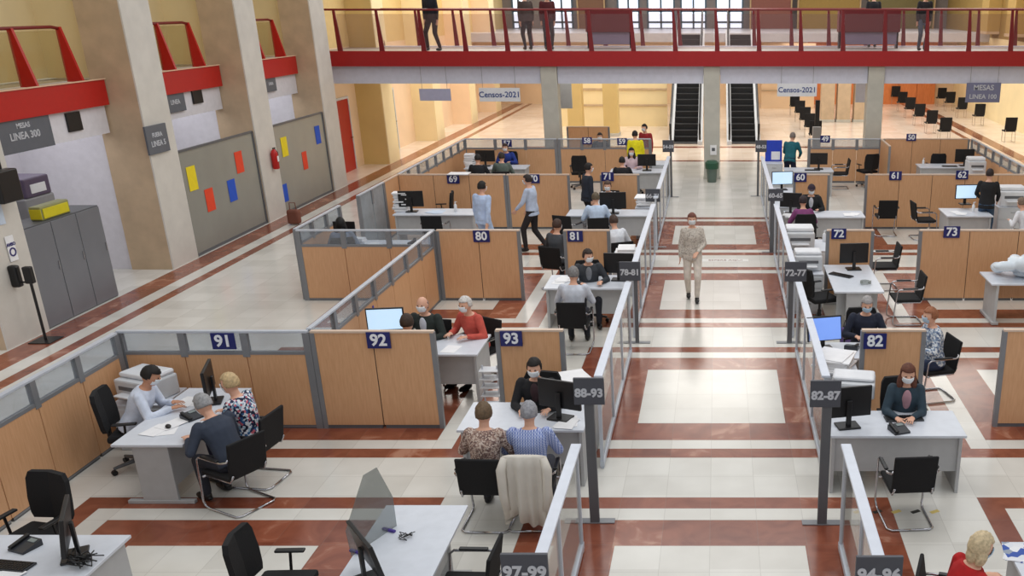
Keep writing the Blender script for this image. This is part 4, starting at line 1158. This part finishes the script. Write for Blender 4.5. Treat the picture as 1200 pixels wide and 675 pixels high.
# ---- bottom right
desk('pale desk with newspapers at the bottom right corner', 2.62, 4.2, 6.3, 7.3, modesty=('left',))
seated('person in a red sweater with blonde hair at the bottom right corner', (1150, 640), -72, None, lean=14, top=(176, 20, 24), hair=(206, 186, 150), style='bob', female=True, mask=MASKB, nod=10)
visitor_chair('c', 'black visitor chair behind the person in the red sweater', (2.0, 6.6, 0), -108)
papers('open newspaper with blue pictures at the bottom right corner', (2.78, 7.08, .741), 2, .03, pattern('newsprint', [(220, 224, 232), (60, 90, 170), (232, 234, 238), (150, 160, 176), (226, 228, 234)], 14), (.42, .3), name='newspaper', cat='newspaper')
keyboard('dark keyboard at the bottom right corner', (3.0, 6.78, .741), 20)

# ---- right, cubicle 72
desk('pale desk with an angled keyboard right of the 72-77 post', 2.02, 2.85, 15.1, 16.85, modesty=('front',))
monitor('black monitor beside sign 72', (2.52, 16.55, .74), 186, None, .52, 0, .36)
keyboard('dark keyboard lying askew on the desk below sign 72', (2.25, 16.1, .741), -40)
bm = B(); tube(bm, [V((.09*math.cos(a*.7), .09*math.sin(a*.7), .012 + .002*a)) for a in range(28)], .007, 6); tagp(obj('cable_coil', bm, mat('grey cable', (140, 146, 140), .5), None, True, (2.6, 15.55, .74)), 'coiled grey cable on the desk below sign 72', 'cable')
side_unit('low cabinet with a printer left of sign 72', 1.42, 1.95, 16.2, 17.0, .74)
side_unit('low cabinet farther left behind sign 72', 1.42, 2.35, 17.9, 18.85, .74)
printer('big white printer left of sign 72', (1.68, 17.25 + .95, .74), 0, .56, .5, .42)
printer('small white printer stacked with trays just above the 72-77 sign', (1.7, 16.6, .74), 0, .5, .42, .34)
bottle('white hand gel bottle left of sign 72', (2.22, 18.65, .74))
p = at(962, 350, .45); office_chair('black office chair beside the 72-77 sign', (p.x - .02, p.y, 0), -70)
bm = B(); box(bm, (0, 0, .16), (.26, .12, .3), None, .05); o = obj('handbag', bm, mat('violet bag', (96, 74, 130), .7), None, False, (2.2, 15.0 - .45, 0)); tagp(o, 'small violet bag beside the office chair near the 72-77 sign', 'bag')
bm = B(); tube(bm, [(-.08, 0, .3), (-.06, 0, .42), (.06, 0, .42), (.08, 0, .3)], .01); obj('strap', bm, BLACKP, o)
visitor_chair('c', 'black visitor chair right of the desk below sign 72, seen from the side', (at(1062, 348, .45).x, at(1062, 348, .45).y, 0), 92)
visitor_chair('c', 'black visitor chair right of sign 72, seen from the side', (at(1036, 311, .45).x, at(1036, 311, .45).y, 0), 92)

# ---- right, table below 73
t = thing('folding_table', 'pale table with white plastic wrapping on it, right of sign 73', 'table', (5.5, 15.95, 0))
bm = B(); box(bm, (0, 0, .73), (1.5, .8, .03), None, .005); obj('tabletop', bm, DESKW, t)
for s in (-1, 1):
    bm = B(); box(bm, (s*.62, 0, .36), (.05, .7, .7), None, .006); box(bm, (s*.62, 0, .03), (.12, .78, .05), None, .006); obj('leg_panel', bm, DESKG, t)
bm = B(); box(bm, (0, .3, .5), (1.2, .02, .4)); obj('modesty_panel', bm, WOOD, t)
bm = B()
random.seed(3)
for k in range(26): ell(bm, (random.uniform(-.5, .5), random.uniform(-.25, .25), random.uniform(.05, .34)), (random.uniform(.1, .22), random.uniform(.1, .18), random.uniform(.06, .13)), None, 10, 8)
me = baked(bm, .025, 2)
for v_ in me.vertices: v_.co.z = max(.0, v_.co.z)
o = bpy.data.objects.new('plastic_wrapping', me); me.materials.clear(); me.materials.append(mat('crumpled white plastic', (216, 226, 234), .3, bump=.6, scale=14)); C.objects.link(o); o.location = (5.5, 16.0, .746)
tagp(o, 'crumpled heap of white plastic wrapping on the table right of sign 73', 'wrapping')

# ---- left, cubicle 81
desk('pale desk of the grey haired client, left of the 78-81 sign', -2.85, -1.45, 15.3, 16.15, modesty=('front',))
seated('person in dark clothes with white mask looking right, below sign 81', (689, 300), -170, 'o', 'black office chair behind the officer below sign 81', lean=12, inner=(130, 134, 140), top=(56, 60, 66), hair=(48, 36, 30), hands=[(-.2, .34, .8), (.14, .4, .8)], headturn=28)
seated('person in a white shirt with grey hair, back turned, left of the 78-81 sign', (672, 321), 0, 'v', 'black visitor chair under the person in the white shirt, left of the 78-81 sign', lean=10, top=(204, 210, 222), hair=(126, 124, 124), mask=None, back=.03)
monitor('black monitor just behind the 78-81 sign', (-1.62, 15.85, .74), 176, None, .52, 0, .35)
papers('heap of papers on the left end of the desk near the 78-81 sign', (-2.6, 15.8, .741), 4, .1)
seated('person in dark grey seen from behind beside sign 81', (653, 264), -20, 'v', 'black visitor chair under the person in dark grey beside sign 81', lean=6, top=(66, 70, 76), hair=(66, 44, 36), style='short', female=True, chface=-20)
bm = B(); box(bm, (0, 0, .12), (.3, .2, .24), None, .05); o = obj('handbag', bm, BLACKF, None, False, (-2.25, 15.35 + .35, 0)); tagp(o, 'black bag under the desk left of the 78-81 sign', 'bag')
bm = B(); tube(bm, [(-.1, 0, .22), (-.07, 0, .36), (.07, 0, .36), (.1, 0, .22)], .012); obj('strap', bm, BLACKP, o)

# ---- left, behind sign 81 / below sign 71
seated('person in a white jacket sitting near the aisle, right of sign 81', (719, 259), 24, 'v', 'visitor chair under the person in the white jacket right of sign 81', lean=18, top=(226, 230, 238), hair=(70, 52, 44), female=True, mask=None)
side_unit('low cabinet with grey trays at the aisle right of sign 81', -1.9, -1.42, 17.3, 17.9, .74)
paper_pile('stack of white trays on the cabinet right of sign 81', (-1.66, 17.6, .74), 0, .14, .4, .45)
desk('pale desk below sign 71', -3.35, -1.5, 21.15, 21.85, modesty=('front',))
seated('person in a light blue shirt, back turned, at the desk below sign 71', (698, 232), 10, 'v', 'black visitor chair beside the light blue shirt below sign 71', lean=20, top=(192, 210, 234), hair=(96, 84, 66), mask=None, back=.15)
seated('person in white behind the desk below sign 71', (712, 218), 176, 'o', 'black office chair behind the person in white below sign 71', lean=12, top=(224, 228, 234), hair=(80, 60, 50), female=True)
person('person standing in dark clothes left of sign 71', (690, 197), -60, 'stand', lean=4, top=(38, 44, 56), legs=(30, 30, 36), hair=DKH, base=None, mask=MASK)
monitor('wide black monitor right below sign 71', (-2.3, 21.4, .74), 184, None, .6, 0, .38)
side_unit('white cabinet beside the desk below sign 71 at the aisle', -1.85, -1.42, 22.0, 22.7, .74)
paper_pile('pile of white papers on the cabinet at the aisle below sign 71', (-1.65, 22.3, .74), 0, .2, .4, .5)
visitor_chair('c', 'black visitor chair standing empty left of the light blue shirt', (-3.25, 20.75, 0), -20)

# ---- left, cubicle 69 / 70
desk('long pale desk below sign 69', -7.3, -5.45, 21.25, 21.95, modesty=('front',))
monitor('black monitor on the desk below sign 69', (-6.95, 21.6, .74), 184, None, .56, 0, .36)
paper_pile('tall white file stack beside the monitor below sign 69', (-7.3 + .1, 21.7, .74), 90, .42, .3, .34)
office_chair('black office chair behind the desk below sign 69', (-6.55, 22.5, 0), 100)
visitor_chair('c', 'black visitor chair pushed to the front of the desk below sign 69', (-6.2, 20.75, 0), 0)
bottle('white hand gel bottle on the desk below sign 69', (-5.95, 21.6, .74))
papers('grey keyboard tray and papers on the desk below sign 69', (-6.4, 21.5, .741), 3, .12, PAPERB)
person('person standing in a light blue coat with dark hair between signs 69 and 80', (565, 219), -28, 'stand', lean=2, top=(186, 206, 238), legs=(176, 196, 226), hair=DKH, hands=[(-.23, .05, .82), (.2, -.12, .85)], mask=MASK)
person('person walking left in a pale blue shirt and dark trousers below sign 70', (618, 211), 78, 'stand', lean=3, top=(186, 198, 220), legs=(38, 32, 34), hair=(40, 30, 28),
       feet=[(-.1, .17, .09), (.1, -.22, .12)], hands=[(-.2, .3, .96), (.2, .2, .9)], mask=MASK)
bm = B(); box(bm, (0, 0, .01), (.5, .34, .02), None, .004); tagp(obj('clip_tray', bm, WHITEP, None, False, (at(537, 204, 1.36).x, 23.1, 1.351)), 'white tray lying on top of the partition beside sign 69', 'tray')

# ---- left, woman with long hair
desk('pale desk behind the glass band of the long left cubicle', -7.3, -5.6, 18.1, 18.8, modesty=('back',))
seated('person with long black hair in a grey blue top inside the long left cubicle', (399, 262), 20, 'o', 'dark office chair of the long haired person at the left', lean=2, top=(120, 132, 152), hair=(18, 15, 16), style='long', female=True, mask=None)
monitor('dark monitor left of the person with long black hair', (-7.3, 18.45, .74), 176, None, .44, 0, .32)
papers('white papers beside the long haired person', (-6.85, 18.3, .741), 3, .15)
paper_pile('white box like file stack in front of the long haired person', (-7.1, 18.5, .74), 0, .1, .3, .2)
office_chair('grey black office chair right of the long haired person, behind the glass band', (-6.0, 17.6, 0), 90)
side_unit('low cabinet inside the long left cubicle', -5.9, -5.3, 18.9, 19.5, .7)

# ---- far left row behind sign 69
desk('far desk on the left behind the white tray', -7.3, -5.5, 27.7, 28.4, modesty=('front',))
seated('person in black, back turned, far left behind sign 69', (560, 186), 0, 'v', 'black chair of the person in black far left', lean=12, top=(28, 30, 36), hair=DKH, mask=None)
seated('person in grey green, back turned, far left behind sign 69', (588, 184), 6, 'v', 'black chair of the person in grey green far left', lean=10, top=(92, 104, 98), hair=(44, 38, 34), mask=None)
seated('person in a blue jacket facing the camera below sign 57', (592, 173), 176, 'o', 'black office chair of the person in blue below sign 57', lean=16, top=(38, 60, 140), hair=(60, 40, 34))
monitor('black monitor far left near the person in black', (-6.75, 28.15, .74), 180, None, .56)
paper_pile('white file stack left of the far left monitor', (-7.2, 28.1, .74), 0, .35, .3, .34)
papers('papers on the far left desk', (-6.2, 28.0, .741), 3, .12)

# ---- far middle row below signs 58 and 59
desk('far pale desk left of the 54-59 post', -3.0, -1.5, 27.0, 27.7, modesty=('front',))
seated('person in pale clothes facing the camera near the far monitor, below sign 59', (740, 178), 178, 'o', 'black office chair of the person below sign 59', lean=8, top=(214, 190, 196), hair=DKH, female=True, style='long')
seated('person in black, back turned, at the far desk left of the 54-59 post', (729, 189), 2, 'v', 'black visitor chair of the person in black left of the 54-59 post', lean=12, top=(24, 24, 30), hair=DKH, mask=None)
person('person in a bright yellow jacket standing beyond sign 59', (744, 158), 10, 'stand', lean=18, top=(226, 214, 20), legs=(40, 40, 50), hair=(30, 24, 22), mask=None)
person('person in dark red standing in front of the pale wall, right of sign 59', (755, 150), 150, 'stand', lean=8, top=(150, 34, 40), legs=(30, 30, 36), hair=DKH)
seated('person in dark blue under sign 58', (703, 160), 180, 'o', 'black office chair under sign 58', lean=10, top=(40, 44, 60), hair=(34, 28, 28))
monitor('black monitor on the far desk left of the 54-59 post', (-1.95, 27.35, .74), 184, None, .52)
side_unit('white cabinet at the aisle below the 54-59 sign', -1.85, -1.42, 28.0, 28.8, .8)
office_chair('empty black office chair with its back to the camera below sign 58', (-4.05, 28.6, 0), 4)

# ---- right, cubicle 60
desk('pale desk below sign 60', 1.6, 3.4, 21.0, 21.7, modesty=('front',))
seated('person in black with a dark cap and mask below sign 60', (951, 222), 176, 'o', 'black office chair behind the person with the cap', lean=8, inner=(190, 190, 198), top=(28, 28, 32), hair=DKH, cap=(50, 38, 52), nod=8)
seated('person in a purple top with dark hair, back turned, near the 60-65 sign', (941, 236), 4, 'o', 'black office chair under the person in the purple top', lean=14, top=(132, 66, 118), hair=(44, 30, 36), female=True, mask=None)
monitor('black monitor beside the person with the cap', (1.75, 21.45, .74), 170, None, .5)
papers('white papers next to the 60-65 sign', (1.72, 21.15, .741), 4, .08)
side_unit('white cabinet at the aisle beyond the 60-65 sign', 1.45, 1.95, 22.1, 22.8, .74)
monitor('monitor with a bright white screen above the 60-65 sign', (1.7, 23.75, .84), 8, SCR_WH, .54)
side_unit('low cabinet carrying the bright white screen', 1.45, 2.1, 23.4, 24.1, .84)
papers('small bag and papers on the right end of the desk below sign 60', (3.1, 21.3, .741), 3, .1)
visitor_chair('c', 'black chair with tall back in front of the partition left of sign 61', (4.12, 22.5, 0), 0)
visitor_chair('c', 'black visitor chair seen from the side below sign 61', (at(1082, 257, .45).x, at(1082, 257, .45).y, 0), -84)

# ---- right, cubicle 62
desk('pale desk below sign 62', 5.25, 6.3, 21.1, 22.0, modesty=('front',))
monitor('monitor with a pale lit screen below sign 62', (5.85, 21.9, .84), 6, SCR_WH, .52)
bottle('white hand gel bottle on the desk below sign 62', (5.95, 21.55, .74))
papers('papers on the desk below sign 62', (5.6, 21.4, .741), 3, .1)
person('person standing in a black sweater and jeans below sign 62', (1160, 204), -22, 'stand', lean=2, top=(24, 24, 28), legs=(58, 82, 110), hair=(42, 28, 26), mask=None, hands=[(-.2, .3, 1.0), (.2, .28, .95)])
side_unit('low cabinet behind the person in the black sweater', 6.6, 7.3, 21.8, 22.4, .8)
printer('large rounded white copier right of the person in the black sweater', (6.95, 22.1, .8), 0, .62, .5, .44, WHITEP)
seated('person in white at the right edge of the picture, above sign 73', (1197, 238), 30, 'v', 'visitor chair at the right edge above sign 73', lean=20, top=(222, 224, 230), hair=(120, 100, 84), female=True, mask=None)

# ---- far right rows
desk('far pale desk right of the 48-53 post', 2.0, 3.4, 27.2, 27.9, modesty=('front',))
person('person in a teal sweater bending over the far desk, right of the 48-53 post', (929, 160), -18, 'stand', lean=24, top=(22, 92, 104), legs=(28, 34, 60), hair=(120, 110, 104), mask=None, hands=[(-.15, .45, .95), (.2, .4, .95)])
monitor('black monitor in front of the teal sweater', (3.0, 27.6, .74), 178, None, .5)
keyboard('black keyboard at the front of the far right desk', (2.8, 27.35, .741), 0)
side_unit('low cabinet under the bright blue board', 1.5, 2.0, 28.2, 29.0, .8)
t = thing('display_board', 'bright blue and white board standing left of the teal sweater', 'board', (1.75, 28.6, .8))
bm = B(); box(bm, (0, 0, .32), (.5, .04, .62), None, .01); obj('panel', bm, mat('bright blue panel', (34, 66, 190), .4), t)
bm = B(); box(bm, (.06, -.026, .18), (.26, .01, .24), None); obj('poster', bm, PAPER, t)
visitor_chair('c', 'black visitor chair in profile in front of the far partition, right of the teal sweater', (at(984, 203, .45).x, at(984, 203, .45).y, 0), 90)
office_chair('black chair with its back turned, beside the one in profile near sign 49', (4.62, 28.9, 0), 20)
desk('far pale desk below sign 50', 6.0, 7.6, 27.9, 28.6, modesty=('front',))
office_chair('black chair with its back to the camera behind the far desk below sign 50', (6.72, 29.0, 0), 0)
monitor('black monitor on the far desk below sign 50', (7.35, 28.2, .74), 180, None, .56, 0, .38)
bottle('white hand gel bottle on the far desk below sign 50', (6.15, 28.2, .74))
keyboard('black keyboard on the far desk below sign 50', (6.9, 28.05, .741), 0)
side_unit('low cabinet right of the far desk below sign 50', 7.0, 7.6, 26.6, 27.2, .74)
printer('white printer right of the far monitor below sign 50', (7.35, 26.9, .74), 0, .5, .45, .45)

# rows of black seats in the distance at the right
rows = [((1051, 107), 'back row along the wood wall'), ((1057, 115), ''), ((1066, 122), ''), ((1077, 130), ''), ((1091, 138), ''), ((1107, 147), '')]
def waiting_chair(label, loc, group):
    t = thing('waiting_chair', label, 'chair', loc, 0, group)
    bm = B(); box(bm, (0, .04, .44), (.46, .42, .05), None, .015); obj('seat', bm, BLACKF, t)
    bm = B(); box(bm, (0, -.2, .72), (.48, .04, .54), Matrix.Rotation(R(5), 4, 'X'), .015); obj('backrest', bm, BLACKF, t)
    bm = B()
    for s in (-1, 1): tube(bm, [(s*.2, -.22, .5), (s*.2, -.24, .012), (s*.2, .2, .012), (s*.2, .2, .42)], .011, 6)
    tube(bm, [(-.2, 0, .42), (.2, 0, .42)], .011, 6); obj('frame', bm, CHROME, t)
    return t
first = None
def far_chair(px, py, label, group):
    global first
    p = at(px, py, .65); p.z = 0
    if first is None:
        first = waiting_chair(label, p, group)
    else: dup(first, p, 0, label, group)
ordn = ['nearest', 'second', 'third', 'fourth', 'fifth', 'farthest']
for i, (px, py) in enumerate([(1107, 147), (1091, 138), (1077, 130), (1066, 122), (1057, 115), (1049, 108)]):
    far_chair(px, py, 'black chair in the slanting row right of the right pale pillar, %s of six' % ordn[i], 'black chairs in the distance')
ordn = ['nearest', 'second', 'third', 'fourth', 'farthest']
for i, (px, py) in enumerate([(1183, 147), (1147, 130), (1127, 122), (1113, 115), (1103, 110)]):
    far_chair(px, py, 'black chair in the outer row along the right wall, %s of five' % ordn[i], 'black chairs in the distance')
ordn = ['nearest', 'second', 'third', 'fourth', 'farthest']
for i, (px, py) in enumerate([(955, 151), (949, 142), (943, 134), (937, 126), (931, 119)]):
    far_chair(px, py, 'black chair in the slanting row right of the right escalator, %s of five' % ordn[i], 'black chairs in the distance')
t = thing('kiosk', 'slim dark totem left of the right pale pillar', 'kiosk', (3.72, 35.5, 0))
bm = B(); box(bm, (0, 0, .5), (.3, .25, 1.0), None, .01); obj('pedestal', bm, GREYM, t)
bm = B(); box(bm, (0, 0, 1.5), (.16, .1, .9), None, .01); obj('display_panel', bm, BLACKP, t)

# ---- the aisle and the corridor
person('person walking towards the camera in beige and white clothes down the aisle', (811, 257), 182, 'stand', lean=2, top=(204, 196, 184), legs=(226, 216, 204), hair=(110, 62, 50), female=True, scale=.97,
       feet=[(-.08, .14, .09), (.08, -.16, .1)], hands=[(-.1, .22, 1.0), (.24, .02, .8)],
       topmat=pattern('beige printed jacket', [(206, 198, 186), (216, 208, 198), (168, 158, 148), (210, 202, 192), (196, 186, 174)], 60), mask=MASK)
o = None
p = onY(850, 306, 17.5)
t = thing('floor_sticker', 'faint white floor strip with small letters across the aisle', 'sticker', (.25, 20.0, 0))
bm = B(); box(bm, (0, 0, .002), (1.0, .22, .003)); obj('strip', bm, mat('white floor vinyl', (222, 220, 216), .4), t)
lettering('ESPERE AQUI', .13, mat('brown grey ink', (150, 120, 110), .5), t, (0, 0, .004), (0, 0, 0))
t = thing('bag', 'small reddish brown bag with upright handle in the left corridor', 'bag', (at(346, 263).x, at(346, 263).y, 0))
bm = B(); box(bm, (0, 0, .2), (.3, .2, .36), None, .05); obj('body', bm, mat('reddish brown leather', (120, 70, 54), .7), t)
bm = B(); tube(bm, [(-.08, 0, .38), (-.07, 0, .55), (.07, 0, .55), (.08, 0, .38)], .012); obj('handle', bm, mat('reddish brown leather', (120, 70, 54), .7), t)

# ---- people on the footbridge
def bridge_person(label, px, face, top, legs, dy, **kw):
    D = BY + dy
    p = onY(px, 50, D)
    return person(label, None, face, 'stand', base=(p.x, D, 3.87), top=top, legs=legs, vox=.02, **kw)
bridge_person('person in black standing at the left part of the footbridge', 509, 160, (26, 28, 38), (26, 26, 32), .5, scale=1.06, feet=[(-.18, 0, .09), (.2, .05, .09)], lean=6, mask=None)
bridge_person('person in dark brown on the footbridge, left of the red counter box', 619, 30, (70, 56, 52), (40, 36, 40), 1.2, mask=None)
bridge_person('person in dark maroon on the footbridge beside the one in dark brown', 643, 200, (80, 26, 30), (44, 38, 44), 1.4, mask=None)
bridge_person('person in a dark jacket and jeans on the right part of the footbridge', 1080, 190, (32, 30, 34), (78, 96, 112), .8, mask=None)
bridge_person('person in black far right on the footbridge near the pale post', 1022, 0, (30, 30, 36), (34, 34, 40), 3.0, mask=None)

# ---------------------------------------------------------------- light
w = bpy.data.worlds.new('world'); scn.world = w; w.use_nodes = True
bg = w.node_tree.nodes['Background']; bg.inputs[0].default_value = (.93, .96, 1.0, 1); bg.inputs[1].default_value = .66
def area(x, y, z, sx, sy, e, col=(1, .97, .93), rot=(0, 0, 0)):
    l = bpy.data.lights.new('unseen_area_light', 'AREA'); l.shape = 'RECTANGLE'; l.size = sx; l.size_y = sy; l.energy = e; l.color = col
    o = bpy.data.objects.new('unseen_area_light', l); C.objects.link(o); o.location = (x, y, z); o.rotation_euler = rot
for y in (9, 17, 25): area(0, y, 11, 12, 3, 330)
for x in (-9, 0, 9):
    for y in (35, 42, 50): area(x, y, 9, 4, 4, 320, (1, .93, .83))
for y0, y1 in ((10.6, 14.1), (15.5, 19.0), (20.4, 23.6), (25.0, 28.0)): area(-13.0, (y0+y1)/2, 3.3, 1.2, y1 - y0, 26, (.97, .97, 1))  # fill lamps added under the left slab to brighten the shaded bays
for x in (-8, -1, 5, 9.5): area(x, 51.5, 3.4, 3, 3, 70, (1, .93, .82))  # fill added below the upper floor, lifts the shadowed back walls
for x in (-9.5, -4, 1.5, 7, 11.5): area(x, 32.2, 3.55, 3, 1.0, 30, (1, .92, .8))
vs = scn.view_settings; vs.view_transform = 'Standard'; vs.look = 'None'; vs.gamma = 1; vs.use_curve_mapping = False; vs.exposure = .0
# check of labels
seen = {}
for o in bpy.data.objects:
    if o.parent is None and o.get('label'):
        seen.setdefault(o['label'], []).append(o.name)
for k, v_ in seen.items():
    if len(v_) > 1: print('DUPLABEL', k, len(v_))
